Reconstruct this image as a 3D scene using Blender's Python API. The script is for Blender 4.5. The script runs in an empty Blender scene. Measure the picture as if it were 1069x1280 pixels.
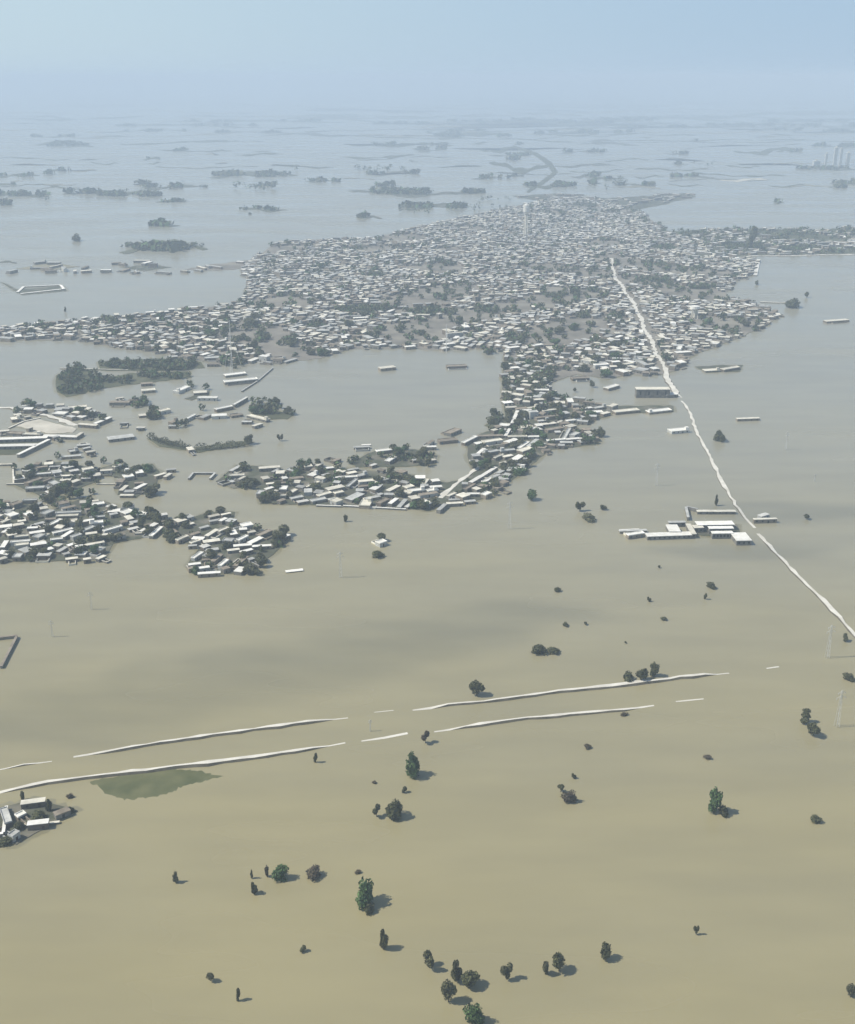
import bpy, math, random
from mathutils import Vector
random.seed(7)
S = bpy.context.scene
COL = S.collection
R = math.radians

# ------------------------------------------------------------------ camera, sky, sun, exposure
H = 240.0                      # flying height in metres
F = 1372.0                     # focal length in photo pixels (1069 x 1280)
HORIZON = 98.0
PITCH = math.atan((640 - HORIZON) / F)
cam = bpy.data.cameras.new('camera')
camo = bpy.data.objects.new('camera', cam); COL.objects.link(camo)
cam.sensor_fit = 'VERTICAL'; cam.angle = 2 * math.atan(640 / F)
cam.clip_start = 1.0; cam.clip_end = 200000
camo.location = (0, 0, H); camo.rotation_euler = (math.pi / 2 - PITCH, 0, 0)
S.camera = camo

SUN_EL, SUN_AZ = R(50), R(265)       # azimuth measured clockwise from +Y; the sun stands to the left, slightly behind
w = bpy.data.worlds.new('World'); S.world = w; w.use_nodes = True
wn = w.node_tree; wn.nodes.clear()
sky = wn.nodes.new('ShaderNodeTexSky'); sky.sky_type = 'NISHITA'; sky.sun_disc = False
sky.sun_elevation = SUN_EL; sky.sun_rotation = SUN_AZ
sky.air_density = 1.0; sky.dust_density = 0.6; sky.ozone_density = 2.5; sky.altitude = 200
tint = wn.nodes.new('ShaderNodeMix'); tint.data_type = 'RGBA'; tint.blend_type = 'MULTIPLY'
tint.inputs[0].default_value = 1.0; tint.inputs[7].default_value = (.94, 0.92, 0.88, 1)
bg = wn.nodes.new('ShaderNodeBackground'); bg.inputs[1].default_value = 0.105
wo = wn.nodes.new('ShaderNodeOutputWorld')
wn.links.new(sky.outputs[0], tint.inputs[6])
# the hazy lower sky: pale blue towards the horizon, whiter on the sun's side
tc = wn.nodes.new('ShaderNodeTexCoord'); sp = wn.nodes.new('ShaderNodeSeparateXYZ'); wn.links.new(tc.outputs['Generated'], sp.inputs[0])
def mrange(src, a, b_, c, d):
    m_ = wn.nodes.new('ShaderNodeMapRange'); m_.interpolation_type = 'SMOOTHSTEP'
    for k, v_ in enumerate((a, b_, c, d)): m_.inputs[k+1].default_value = v_
    wn.links.new(src, m_.inputs[0]); return m_.outputs[0]
side = wn.nodes.new('ShaderNodeMix'); side.data_type = 'RGBA'
side.inputs[6].default_value = (4.65, 5.95, 6.75, 1); side.inputs[7].default_value = (3.35, 4.72, 6.25, 1)
wn.links.new(mrange(sp.outputs[0], -.5, .42, 0, 1), side.inputs[0])
low = wn.nodes.new('ShaderNodeMix'); low.data_type = 'RGBA'
wn.links.new(mrange(sp.outputs[2], .06, .28, .92, 0), low.inputs[0])
wn.links.new(tint.outputs[2], low.inputs[6]); wn.links.new(side.outputs[2], low.inputs[7]); wn.links.new(low.outputs[2], bg.inputs[0]); wn.links.new(bg.outputs[0], wo.inputs[0])

sun = bpy.data.lights.new('sun', 'SUN'); sun.energy = 4.5; sun.angle = R(0.6); sun.color = (1.0, 0.945, 0.85)
suno = bpy.data.objects.new('sun', sun); COL.objects.link(suno)
sd = Vector((math.sin(SUN_AZ) * math.cos(SUN_EL), math.cos(SUN_AZ) * math.cos(SUN_EL), math.sin(SUN_EL)))
suno.rotation_euler = sd.to_track_quat('Z', 'Y').to_euler()

S.view_settings.view_transform = 'Standard'; S.view_settings.look = 'None'
S.view_settings.gamma = 1; S.view_settings.exposure = 0.18
S.render.engine = 'CYCLES'
S.cycles.use_denoising = True
S.cycles.max_bounces = 5; S.cycles.diffuse_bounces = 2; S.cycles.glossy_bounces = 2
S.cycles.transmission_bounces = 2; S.cycles.volume_bounces = 1; S.cycles.transparent_max_bounces = 16

# ------------------------------------------------------------------ helpers
CT, ST = math.cos(PITCH), math.sin(PITCH)
def P(x, y, z=0.0):
    """photo pixel -> point on the level plane z"""
    u = (x - 534.5) / F; v = (640 - y) / F
    dy = CT + v * ST; dz = -ST + v * CT
    t = (H - z) / -dz
    return Vector((u * t, dy * t, z))
def ppm(Y):
    """photo pixels per metre at ground distance Y"""
    return F / (Y * CT + H * ST)
def sind(Y): return H / math.hypot(H, Y)
def img(p):
    d = Vector((p[0], p[1], p[2] - H))
    zc = d.y * CT - d.z * ST; yc = d.y * ST + d.z * CT
    return (534.5 + F * d.x / zc, 640 - F * yc / zc)

def prop(o, label=None, cat=None, group=None, kind=None):
    if label: o['label'] = label
    if cat: o['category'] = cat
    if group: o['group'] = group
    if kind: o['kind'] = kind
    return o

class MB:
    def __init__(s): s.v = []; s.f = []; s.m = []
    def quad(s, a, b, c, d, m=0):
        n = len(s.v); s.v += [a, b, c, d]; s.f.append((n, n+1, n+2, n+3)); s.m.append(m)
    def prism(s, pts, z0, z1, m=0, mt=None, bottom=False):
        """vertical prism over a ccw outline"""
        n = len(s.v); k = len(pts)
        s.v += [(p[0], p[1], z0) for p in pts] + [(p[0], p[1], z1) for p in pts]
        for i in range(k):
            j = (i+1) % k
            s.f.append((n+i, n+j, n+k+j, n+k+i)); s.m.append(m)
        s.f.append(tuple(range(n+k, n+2*k))); s.m.append(m if mt is None else mt)
        if bottom: s.f.append(tuple(range(n+k-1, n-1, -1))); s.m.append(m)
    def box(s, x0, x1, y0, y1, z0, z1, m=0, mt=None, tf=None, bottom=False):
        pts = [(x0, y0), (x1, y0), (x1, y1), (x0, y1)]
        if tf: pts = [tf(*p) for p in pts]
        s.prism(pts, z0, z1, m, mt, bottom)
    def tube(s, a, b, ra, rb, n=5, m=0):
        a = Vector(a); b = Vector(b); d = (b - a).normalized()
        u = d.orthogonal().normalized(); w_ = d.cross(u); k = len(s.v)
        for p, r in ((a, ra), (b, rb)):
            for i in range(n):
                t = 2*math.pi*i/n
                s.v.append(tuple(p + u*math.cos(t)*r + w_*math.sin(t)*r))
        for i in range(n):
            j = (i+1) % n
            s.f.append((k+i, k+j, k+n+j, k+n+i)); s.m.append(m)
        s.f.append(tuple(range(k+n, k+2*n))); s.m.append(m)
    def build(s, name, mats, parent=None, link=True):
        me = bpy.data.meshes.new(name); me.from_pydata(s.v, [], s.f)
        for m in (mats if isinstance(mats, (list, tuple)) else [mats]): me.materials.append(m)
        me.polygons.foreach_set('material_index', s.m); me.update()
        o = bpy.data.objects.new(name, me)
        if link: COL.objects.link(o)
        if parent: o.parent = parent
        return o

def empty(name, loc, rz=0):
    o = bpy.data.objects.new(name, None); COL.objects.link(o)
    o.location = loc; o.rotation_euler = (0, 0, rz); o.empty_display_size = 1
    return o

def mat(name, c, c2=None, scale=0.4, rough=0.9, rnd=0.0, spec=0.2, detail=4, bump=0.0, c3=None, island=0.0):
    m = bpy.data.materials.new(name); m.use_nodes = True
    t = m.node_tree; N = t.nodes; Lk = t.links
    b = N['Principled BSDF']; b.inputs['Roughness'].default_value = rough
    b.inputs['Specular IOR Level'].default_value = spec
    tc = N.new('ShaderNodeNewGeometry')
    nz = N.new('ShaderNodeTexNoise'); nz.inputs['Scale'].default_value = scale; nz.inputs['Detail'].default_value = detail
    Lk.new(tc.outputs['Position'], nz.inputs['Vector'])
    cr = N.new('ShaderNodeValToRGB'); e = cr.color_ramp.elements
    e[0].position = 0.35; e[1].position = 0.65
    e[0].color = (*c, 1); e[1].color = (*(c2 or c), 1)
    if c3:
        k = e.new(0.5); k.color = (*c3, 1)
    Lk.new(nz.outputs[0], cr.inputs[0]); out = cr.outputs[0]
    def vary(src, amount, out):
        mr = N.new('ShaderNodeMapRange'); mr.inputs[3].default_value = 1 - amount; mr.inputs[4].default_value = 1 + amount
        Lk.new(src, mr.inputs[0])
        hs = N.new('ShaderNodeHueSaturation'); Lk.new(mr.outputs[0], hs.inputs['Value']); Lk.new(out, hs.inputs['Color'])
        return hs.outputs[0]
    if rnd:
        oi = N.new('ShaderNodeObjectInfo'); out = vary(oi.outputs['Random'], rnd, out)
    if island:
        out = vary(tc.outputs['Random Per Island'], island, out)
    Lk.new(out, b.inputs['Base Color'])
    if bump:
        bp = N.new('ShaderNodeBump'); bp.inputs['Strength'].default_value = bump; bp.inputs['Distance'].default_value = 0.2
        Lk.new(nz.outputs[0], bp.inputs['Height']); Lk.new(bp.outputs[0], b.inputs['Normal'])
    return m

M = {
 'white': mat('whitewashed_plaster', (.82,.80,.73), (.68,.66,.58), .35, rnd=.10, island=.25),
 'cream': mat('cream_render', (.72,.68,.56), (.55,.52,.43), .35, rnd=.12, island=.25),
 'grey': mat('grey_concrete', (.50,.50,.46), (.36,.36,.33), .35, rnd=.15, island=.25),
 'brown': mat('mud_plaster', (.30,.26,.20), (.20,.17,.13), .35, rnd=.15, island=.25),
 'brick': mat('brick_wall', (.19,.155,.12), (.13,.11,.085), .5, rnd=.15, island=.15),
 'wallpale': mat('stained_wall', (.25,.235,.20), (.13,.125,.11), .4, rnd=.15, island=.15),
 'dark': mat('dark_opening', (.03,.03,.03), rough=.6),
 'wood': mat('weathered_wood', (.12,.085,.06), (.08,.06,.045), 2),
 'blue': mat('blue_painted_wood', (.10,.16,.22), (.08,.12,.17), 2),
 'bark': mat('bark', (.11,.09,.065), (.07,.055,.04), 3),
 'leaf_dark': mat('dark_leaves', (.062,.066,.030), (.100,.104,.048), .25, rnd=.2, island=.35),
 'leaf_green': mat('green_leaves', (.055,.100,.038), (.095,.150,.055), .3, rnd=.2, island=.4),
 'leaf_olive': mat('olive_leaves', (.085,.088,.045), (.135,.132,.072), .3, rnd=.2, island=.35),
 'leaf_brown': mat('withered_leaves', (.085,.070,.048), (.120,.100,.065), .3, rnd=.2, island=.35),
 'soil': mat('wet_mud', (.095,.092,.066), (.19,.175,.135), .06, c3=(.085,.092,.058), detail=8, rough=.8),
 'silt': mat('silt_bank', (.20,.185,.125), (.26,.24,.16), .01, detail=8),
 'town_soil': mat('trodden_earth', (.27,.25,.20), (.16,.15,.12), .03, c3=(.22,.20,.165), detail=8, rough=.9),
 'shallows': mat('silt_under_shallow_water', (.215,.195,.115), (.26,.235,.14), .05, detail=8, rough=.35, spec=.5),
 'green_soil': mat('marshy_ground', (.070,.076,.040), (.12,.122,.075), .03, c3=(.088,.092,.050), detail=8),
 'pale_soil': mat('dry_yard_earth', (.62,.58,.48), (.46,.43,.35), .08, detail=8),
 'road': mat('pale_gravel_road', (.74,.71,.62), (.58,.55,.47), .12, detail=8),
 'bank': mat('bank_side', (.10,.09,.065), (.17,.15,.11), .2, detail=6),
 'steel': mat('painted_steel', (.66,.66,.62), (.58,.58,.54), 1, rough=.6),
 'algae': mat('floating_algae', (.088,.098,.038), (.150,.150,.068), .10, detail=8, rough=.6),
}

# ------------------------------------------------------------------ haze, thin cloud, water
def volume_mat(name, color, density, aniso=0.0):
    m = bpy.data.materials.new(name); m.use_nodes = True
    t = m.node_tree; t.nodes.clear()
    v = t.nodes.new('ShaderNodeVolumePrincipled'); o = t.nodes.new('ShaderNodeOutputMaterial')
    v.inputs['Color'].default_value = (*color, 1); v.inputs['Density'].default_value = density
    v.inputs['Anisotropy'].default_value = aniso
    t.links.new(v.outputs[0], o.inputs['Volume'])
    return m
EXT = 60000.0
hz = MB(); hz.box(-EXT-2000, EXT+2000, -EXT-2000, EXT+2000, -3.0, H + 32, bottom=True)
prop(hz.build('haze', volume_mat('haze_air', (.70,.845,1.0), 2.8e-4)), 'pale blue haze over the flooded plain', 'haze', kind='stuff')

def water_mat():
    m = bpy.data.materials.new('muddy_flood_water'); m.use_nodes = True
    t = m.node_tree; N = t.nodes; Lk = t.links; b = N['Principled BSDF']
    g = N.new('ShaderNodeNewGeometry')
    def noise(scale, stretch=(1,1,1), detail=3, rot=0):
        mp = N.new('ShaderNodeMapping'); mp.inputs['Scale'].default_value = stretch; mp.inputs['Rotation'].default_value = (0,0,rot)
        Lk.new(g.outputs['Position'], mp.inputs['Vector'])
        n = N.new('ShaderNodeTexNoise'); n.inputs['Scale'].default_value = scale; n.inputs['Detail'].default_value = detail
        Lk.new(mp.outputs[0], n.inputs['Vector']); return n.outputs[0]
    def ramp(src, a, b_, pa=.35, pb=.65):
        cr = N.new('ShaderNodeValToRGB'); e = cr.color_ramp.elements
        e[0].position = pa; e[1].position = pb; e[0].color = (*a, 1); e[1].color = (*b_, 1)
        Lk.new(src, cr.inputs[0]); return cr.outputs[0]
    near_ = ramp(noise(.006, (.6,1.6,1), 4, R(-20)), (.318,.277,.142), (.294,.262,.148))
    far_ = ramp(noise(.003, (.6,1.6,1), 4, R(15)), (.286,.274,.210), (.308,.293,.220))
    # brown silty water turns grey farther off, haze and sky reflection painted in
    sx = N.new('ShaderNodeSeparateXYZ'); Lk.new(g.outputs['Position'], sx.inputs[0])
    ma = N.new('ShaderNodeMath'); ma.operation = 'MULTIPLY_ADD'; ma.inputs[1].default_value = 420
    Lk.new(noise(.0035, (.6,1.4,1), 5, R(-18)), ma.inputs[0]); Lk.new(sx.outputs[1], ma.inputs[2])
    mr = N.new('ShaderNodeMapRange'); mr.interpolation_type = 'SMOOTHSTEP'; mr.inputs[1].default_value = 330; mr.inputs[2].default_value = 1150
    Lk.new(ma.outputs[0], mr.inputs[0])
    bm = N.new('ShaderNodeMix'); bm.data_type = 'RGBA'; Lk.new(mr.outputs[0], bm.inputs[0]); Lk.new(near_, bm.inputs[6]); Lk.new(far_, bm.inputs[7])
    base = bm.outputs[2]
    fine = ramp(noise(.03, (.5,2,1), 3, R(-12)), (.95,.95,.955), (1.045,1.04,1.03))
    mx = N.new('ShaderNodeMix'); mx.data_type = 'RGBA'; mx.blend_type = 'MULTIPLY'; mx.inputs[0].default_value = 1
    Lk.new(base, mx.inputs[6]); Lk.new(fine, mx.inputs[7]); Lk.new(mx.outputs[2], b.inputs['Base Color'])
    r = ramp(noise(.008, (.5,1.8,1), 3, R(-25)), (.16,.16,.16), (.30,.30,.30)); Lk.new(r, b.inputs['Roughness'])
    b.inputs['IOR'].default_value = 1.36; b.inputs['Specular IOR Level'].default_value = .6
    bp = N.new('ShaderNodeBump'); bp.inputs['Strength'].default_value = .15; bp.inputs['Distance'].default_value = .12
    Lk.new(noise(.5, (1,2.2,1), 4, R(10)), bp.inputs['Height']); Lk.new(bp.outputs[0], b.inputs['Normal'])
    return m
wm = MB(); wm.quad((-EXT,-EXT,0),(EXT,-EXT,0),(EXT,EXT,0),(-EXT,EXT,0))
prop(wm.build('water', water_mat()), kind='structure')

# a thin veil of cloud high above, outside the haze, that shades a band of the water
def cloud():
    rg = random.Random(5); b = MB(); zc = 900.0
    k = zc / math.tan(SUN_EL); sh = Vector((math.sin(SUN_AZ)*k, math.cos(SUN_AZ)*k, zc))
    for (x, y, rx, ry) in [(60,905,110,34),(150,880,120,36),(240,858,120,36),(330,838,120,34),(420,820,110,30),(500,800,110,28),(570,785,100,22),(650,765,90,16),(1000,640,120,14),(930,690,100,12)]:
        g = P(x, y) + sh; a = rx/ppm(P(x, y).y)*1.25; c = abs(P(x, y-ry).y - P(x, y+ry).y)/2
        n, m = 20, 8; base = len(b.v)
        for i in range(m+1):
            ph = -math.pi/2 + math.pi*i/m
            for j in range(n):
                th = 2*math.pi*j/n; q = 1+.12*math.sin(3*th+x)+.08*math.sin(5*th+y)
                b.v.append((g.x+a*q*math.cos(ph)*math.cos(th), g.y+c*q*math.cos(ph)*math.sin(th), g.z+14*math.sin(ph)+rg.uniform(-1,1)))
        for i in range(m):
            for j in range(n):
                j2 = (j+1) % n; b.f.append((base+i*n+j, base+i*n+j2, base+(i+1)*n+j2, base+(i+1)*n+j)); b.m.append(0)
    prop(b.build('cloud', volume_mat('thin_cloud', (.95,.95,.97), .0085)), kind='structure')
cloud()

# ------------------------------------------------------------------ land
def hsh(*a):
    return (math.sin(sum(x * k for x, k in zip(a, (12.9898, 78.233, 37.719)))) * 43758.5453) % 1
def outline(px, step=6, jit=.16, closed=True):
    """ragged version of an outline given in photo pixels -> ground points"""
    out = []; n = len(px)
    for i in range(n if closed else n-1):
        a, b = px[i], px[(i+1) % n]
        L = math.hypot(b[0]-a[0], b[1]-a[1]); k = max(1, int(L / step))
        for j in range(k):
            t = j / k; x = a[0] + (b[0]-a[0])*t; y = a[1] + (b[1]-a[1])*t
            g = P(x, y); m = step / ppm(g.y)
            s = sind(g.y)
            out.append((g.x + m*jit*2*(random.random()-.5), g.y + m*jit*2*(random.random()-.5) / max(s, .05) * .6))
    return out
def area2(pts):
    return sum(pts[i][0]*pts[(i+1) % len(pts)][1] - pts[(i+1) % len(pts)][0]*pts[i][1] for i in range(len(pts))) / 2
def island(px, m, name='ground', h=.3, step=6, jit=.16):
    pts = outline(px, step, jit)
    if area2(pts) < 0: pts.reverse()
    b = MB(); b.prism(pts, -.4, h + random.random()*.06)
    if P(*px[0]).y < 2600:
        n = len(pts); sh = []; rr_ = random.Random(n)
        for i in range(n):
            a, c = pts[i-1], pts[(i+1) % n]; d = Vector((c[0]-a[0], c[1]-a[1])); d.normalize(); w_ = rr_.uniform(.4, 3.2)
            sh.append((pts[i][0]+d.y*w_, pts[i][1]-d.x*w_))
        q = MB(); k = len(sh); q.v = [(p[0], p[1], .004) for p in sh] + [(p[0], p[1], .004) for p in pts]
        for i in range(k):
            j = (i+1) % k; q.f.append((i, j, k+j, k+i)); q.m.append(0)
        prop(q.build('shallows', M['shallows']), kind='structure')
    return prop(b.build(name, M[m]), kind='structure')

# far strips of drowned land: x0, x1, y, thickness (photo pixels), material
STRIPS = [(-10,62,244,5,'green_soil'),(-10,48,220,4,'green_soil'),(45,120,181,6,'green_soil'),(80,128,241,4,'soil'),(128,200,244,6,'green_soil'),
 (180,258,234,4,'soil'),(150,330,178,3,'green_soil'),(262,372,219,7,'green_soil'),(245,290,189,3,'soil'),(340,420,208,4,'soil'),(425,520,196,4,'green_soil'),
 (430,560,181,5,'green_soil'),(330,460,169,4,'soil'),(436,600,241,7,'soil'),(462,522,217,5,'soil'),(505,582,259,6,'soil'),(600,655,187,7,'green_soil'),
 (612,690,208,12,'green_soil'),(655,720,232,7,'green_soil'),(690,770,207,4,'soil'),(712,750,220,5,'soil'),(540,640,170,7,'green_soil'),(515,560,187,5,'soil'),
 (720,800,180,4,'soil'),(560,770,155,5,'green_soil'),(640,850,150,6,'green_soil'),(830,1080,144,7,'green_soil'),(780,930,131,5,'green_soil'),(1000,1080,158,6,'soil'),
 (918,1000,189,8,'green_soil'),(994,1080,211,5,'soil'),(898,962,225,4,'pale_soil'),(1010,1080,183,3,'soil'),(0,180,148,4,'green_soil'),(200,430,152,3,'green_soil'),
 (380,560,138,4,'green_soil'),(560,700,128,5,'green_soil'),(930,1080,128,4,'green_soil'),(60,250,130,3,'green_soil'),(300,360,262,4,'green_soil'),(150,260,310,13,'green_soil'),
 (250,330,130,3,'soil'),(195,232,252,3,'soil'),(190,225,282,3,'soil'),(0,20,328,3,'soil'),(450,478,272,3,'soil'),(700,760,190,3,'soil'),(820,880,200,3,'soil'),
 (0,400,116,3,'green_soil'),(450,900,115,3,'green_soil'),(600,1080,120,3,'soil')]
strip_px = []
rs = random.Random(11)
for i in range(230):
    y = 106 + 150*rs.random()**1.7; x = rs.uniform(-20, 1080)
    if y < 175 and rs.random() < .5: x = rs.uniform(500, 1080)
    if y > 235 and 380 < x < 900: continue
    wd = rs.uniform(14, 90)*(2.2 if y < 170 else .7); STRIPS.append((x-wd/2, x+wd/2, y, rs.uniform(1.0, 3.2), rs.choice(['soil','green_soil','green_soil','silt'])))
for x0, x1, y, th, m_ in STRIPS:
    n = max(5, int((x1-x0) / 6)); ph = random.random()*9
    up, lo = [], []
    for i in range(n+1):
        t = i / n; env = math.sin(math.pi*min(1, max(0, t)))**.6 + .06
        wob = .5 + .5*math.sin(t*9+ph) * math.sin(t*17+ph*2)
        yc = y + .35*th*math.sin(t*5+ph) + .02*(x1-x0)*math.sin(ph*3)*(t-.5)
        up.append((x0+(x1-x0)*t, yc - th*.5*env*wob)); lo.append((x0+(x1-x0)*t, yc + th*.5*env*(.55+.45*math.sin(t*13+ph*4))))
    px = up + lo[::-1]; strip_px.append((px, th))
    island(px, m_, 'ground', .5, step=8, jit=.1)

rl = random.Random(77)
for i in range(90):
    y = 112 + 140*rl.random()**1.6; x = rl.uniform(-60, 1000) if rl.random() < .5 else rl.uniform(480, 1000); L = rl.uniform(70, 330)*(1 if y < 180 else .45)
    if y > 232 and 350 < x+L and x < 900: continue
    th = rl.uniform(.7, 1.5)*(.6+y/300); sl = rl.uniform(-.03, .05); ph = rl.random()*9; n = int(L/5); up, lo = [], []
    for k in range(n+1):
        t = k/n; yc = y - sl*L*t + 1.2*math.sin(t*7+ph) + .5*math.sin(t*23+ph); q = th*(.25+.75*abs(math.sin(t*11+ph)*math.sin(t*5.3+ph)))*(1 if 0 < k < n else .1)
        up.append((x+L*t, yc-q/2)); lo.append((x+L*t, yc+q/2))
    island(up+lo[::-1], rl.choice(['green_soil','soil','silt','green_soil']), 'ground', .4, step=8, jit=.05)
island([(640,184),(668,194),(684,206),(690,216),(678,226),(664,234),(658,240),(662,241),(672,234),(686,226),(698,216),(690,203),(672,191),(642,182)], 'green_soil', 'ground', .5, step=8, jit=.05)
# village and town ground
TOWN_W = [(-10,427),(-10,411),(60,405),(130,398),(200,392),(270,383),(335,376),(335,440),(290,455),(240,450),(200,441),(150,436),(100,426),(40,425)]
TOWN_NW = [(300,383),(312,350),(300,338),(345,303),(400,301),(470,297),(520,285),(600,268),(645,258),(648,440),(600,436),(560,438),(500,436),(440,436),(400,448),(335,456),(318,440)]
TOWN_E = [(645,260),(690,248),(745,249),(800,264),(832,288),(868,302),(868,322),(900,322),(948,326),(940,345),(918,352),(905,372),(942,380),(976,394),(958,408),(905,430),(862,446),(850,462),(820,470),(790,468),(760,474),(722,468),(690,478),(640,446)]
TOWN_GREEN = [(826,290),(900,287),(960,286),(1010,288),(1080,283),(1080,318),(1000,319),(930,320),(868,322),(858,304)]
NECK = [(632,440),(694,446),(690,470),(682,496),(720,500),(766,511),(764,519),(740,527),(700,538),(625,548),(632,520),(628,480)]
ARM_E = [(584,548),(640,530),(702,530),(747,545),(744,556),(690,562),(655,588),(612,622),(578,630),(545,632),(560,612),(592,592),(584,570)]
ARM_W = [(324,622),(332,604),(362,588),(420,584),(450,588),(505,592),(560,604),(592,596),(580,618),(538,638),(440,633),(345,630)]
ARM_N = [(438,578),(472,562),(520,562),(546,570),(545,580),(500,584),(446,584)]
LEFT_A = [(-10,632),(30,628),(60,640),(105,622),(135,628),(150,636),(205,644),(215,662),(200,668),(142,680),(132,700),(60,702),(12,702),(-10,700)]
LEFT_B = [(38,583),(75,578),(120,585),(126,600),(95,612),(55,622),(20,606)]
TIP = [(196,655),(232,650),(262,640),(294,640),(292,656),(345,667),(362,671),(342,694),(300,717),(244,718),(234,706),(250,684),(222,676)]
ISL = [[(148,588),(190,580),(200,590),(196,606),(170,622),(148,618)],[(124,586),(150,578),(162,588),(150,596),(128,595)],[(270,602),(296,582),(352,584),(350,594),(322,608),(292,611)],
 [(320,604),(336,598),(352,604),(350,630),(326,630)],[(20,533),(34,527),(49,524),(75,531),(97,536),(92,541),(60,542),(44,538)]]
for poly, m_ in ((TOWN_W,'town_soil'),(TOWN_NW,'town_soil'),(TOWN_E,'town_soil'),(TOWN_GREEN,'green_soil'),(NECK,'soil'),(ARM_E,'soil'),(ARM_W,'soil'),(ARM_N,'soil'),(LEFT_A,'soil'),(LEFT_B,'soil'),(TIP,'soil'),
                 *[(p, 'soil') for p in ISL[:4]], (ISL[4], 'pale_soil'), ([(-10,551),(58,551),(44,558),(26,568),(-10,568)],'green_soil')):
    island(poly, m_, 'ground', .2)
for px, m_ in (([(70,470),(90,460),(112,462),(118,476),(108,492),(84,496),(72,490)],'green_soil'),([(122,452),(200,448),(252,452),(256,460),(200,464),(126,463)],'green_soil'),([(115,478),(160,467),(236,464),(240,472),(170,480),(118,487)],'green_soil'),
               ([(186,548),(215,552),(240,560),(238,564),(200,558)],'green_soil'),([(244,560),(300,552),(318,553),(300,558),(246,566)],'green_soil'),
               ([(315,520),(330,508),(350,515),(368,518),(360,524),(320,524)],'green_soil'),([(-10,1052),(0,1010),(40,1000),(70,1006),(98,1014),(60,1034),(20,1056)],'soil'),
               ([(868,655),(905,653),(922,656),(925,668),(905,671),(872,669)],'soil'),([(868,458),(928,456),(925,464),(885,466)],'soil'),  # first outline: dark sheet standing in for the shade between the school blocks
               ([(770,508),(842,507),(842,515),(770,517)],'soil'),([(232,498),(262,488),(262,494),(240,500)],'soil'),([(605,532),(625,520),(640,530),(620,536)],'green_soil'),
               ([(0,352),(20,362),(78,358),(84,364),(30,369)],'soil'),([(232,337),(262,331),(300,327),(345,320),(330,334),(270,338)],'town_soil'),([(20,336),(60,330),(100,333),(60,338)],'silt'),([(150,334),(190,331),(215,334),(180,339)],'soil'),
               ([(640,245),(700,242),(760,248),(860,241),(870,246),(800,262),(700,256)],'soil')):
    island(px, m_, 'ground', .22)

# floating green patch below the lower bank
ap = [(400,415),(440,440),(470,470),(560,497),(650,490),(740,472),(800,445),(880,420),(1000,395),(900,372),(760,358),(600,380),(480,402)]
ap = [(x/3.563, 860+y/3.563) for x, y in ap]
b = MB(); pts = outline(ap, 3, .75)
if area2(pts) < 0: pts.reverse()
b.prism(pts, -.05, .012)
prop(b.build('floating_algae', M['algae']), 'dull green mat of drowned growth below the lower pale bank', 'algae', kind='stuff')

# roads and banks: raised ribbons
ribr = random.Random(9)
def ribbon(name, px, width, h, top, side, skirt=1.6, jw=.14, taper=True):
    pts = []
    for i in range(len(px)-1):
        a, c = P(*px[i]), P(*px[i+1]); k = max(1, int((c-a).length / 5))
        pts += [a.lerp(c, j/k) for j in range(k)]
    pts.append(P(*px[-1])); n = len(pts); mb = MB()
    rows = []
    for i, p in enumerate(pts):
        d = (pts[min(n-1, i+1)] - pts[max(0, i-1)]); d.z = 0; d.normalize(); nrm = Vector((-d.y, d.x, 0))
        wob = 1 + jw*(math.sin(i*.9)+math.sin(i*.37+2)+math.sin(i*2.3))
        end = min(1.0, min(i, n-1-i)/3 + .1) if taper else 1
        hw = width/2*wob*max(.35, min(1.3, 1+ribr.gauss(0, .22)))*max(end, .75); off = nrm * (.25*width*math.sin(i*.31) + width*.14*ribr.gauss(0, 1)); z = h*end*max(.5, 1+ribr.gauss(0, .12)) if end > .5 else .03
        q = p + off
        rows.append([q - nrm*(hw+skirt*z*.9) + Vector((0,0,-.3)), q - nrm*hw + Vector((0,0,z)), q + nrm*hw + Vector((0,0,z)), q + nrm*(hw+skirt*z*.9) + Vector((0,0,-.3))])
    for r_ in rows: mb.v += [tuple(x) for x in r_]
    for i in range(n-1):
        for k, m_ in ((0,1),(1,0),(2,1)):
            mb.f.append((4*i+k+1, 4*i+k, 4*i+4+k, 4*i+5+k)[::-1][::-1]); mb.m.append(m_)
    mb.f.append((0,1,2,3)); mb.m.append(1); mb.f.append((4*n-1,4*n-2,4*n-3,4*n-4)); mb.m.append(1)
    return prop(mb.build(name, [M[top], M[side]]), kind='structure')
ROADS = [([(764,322),(768,345),(782,365),(795,385),(803,405),(815,430),(827,455),(838,480),(848,497)],4.2,.7),
 ([(852,501),(862,516),(870,536),(877,552),(884,566),(889,575),(897,590),(905,605),(914,622),(922,636),(935,652),(942,660)],2.1,.35),
 ([(948,667),(952,672),(965,688),(985,708),(1010,732),(1030,750),(1050,772),(1069,795),(1090,817)],1.9,.5)]
for px, wd, h in ROADS: ribbon('road', px, wd, h, 'road', 'bank')
ribbon('road', [(770,323),(830,322),(868,322)], 4, .5, 'road', 'bank')
ribbon('road', [(930,320.5),(1000,319.5),(1080,318)], 5, .6, 'road', 'bank')
ribbon('road', [(544,630),(556,618),(570,607),(590,590),(612,575)], 3.2, .4, 'road', 'bank')
ribbon('road', [(658,300),(655,285),(650,270)], 6, .4, 'road', 'bank')
ribbon('path', [(-10,509),(26,513),(60,520),(97,531)], 4.4, .7, 'road', 'bank')
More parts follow.
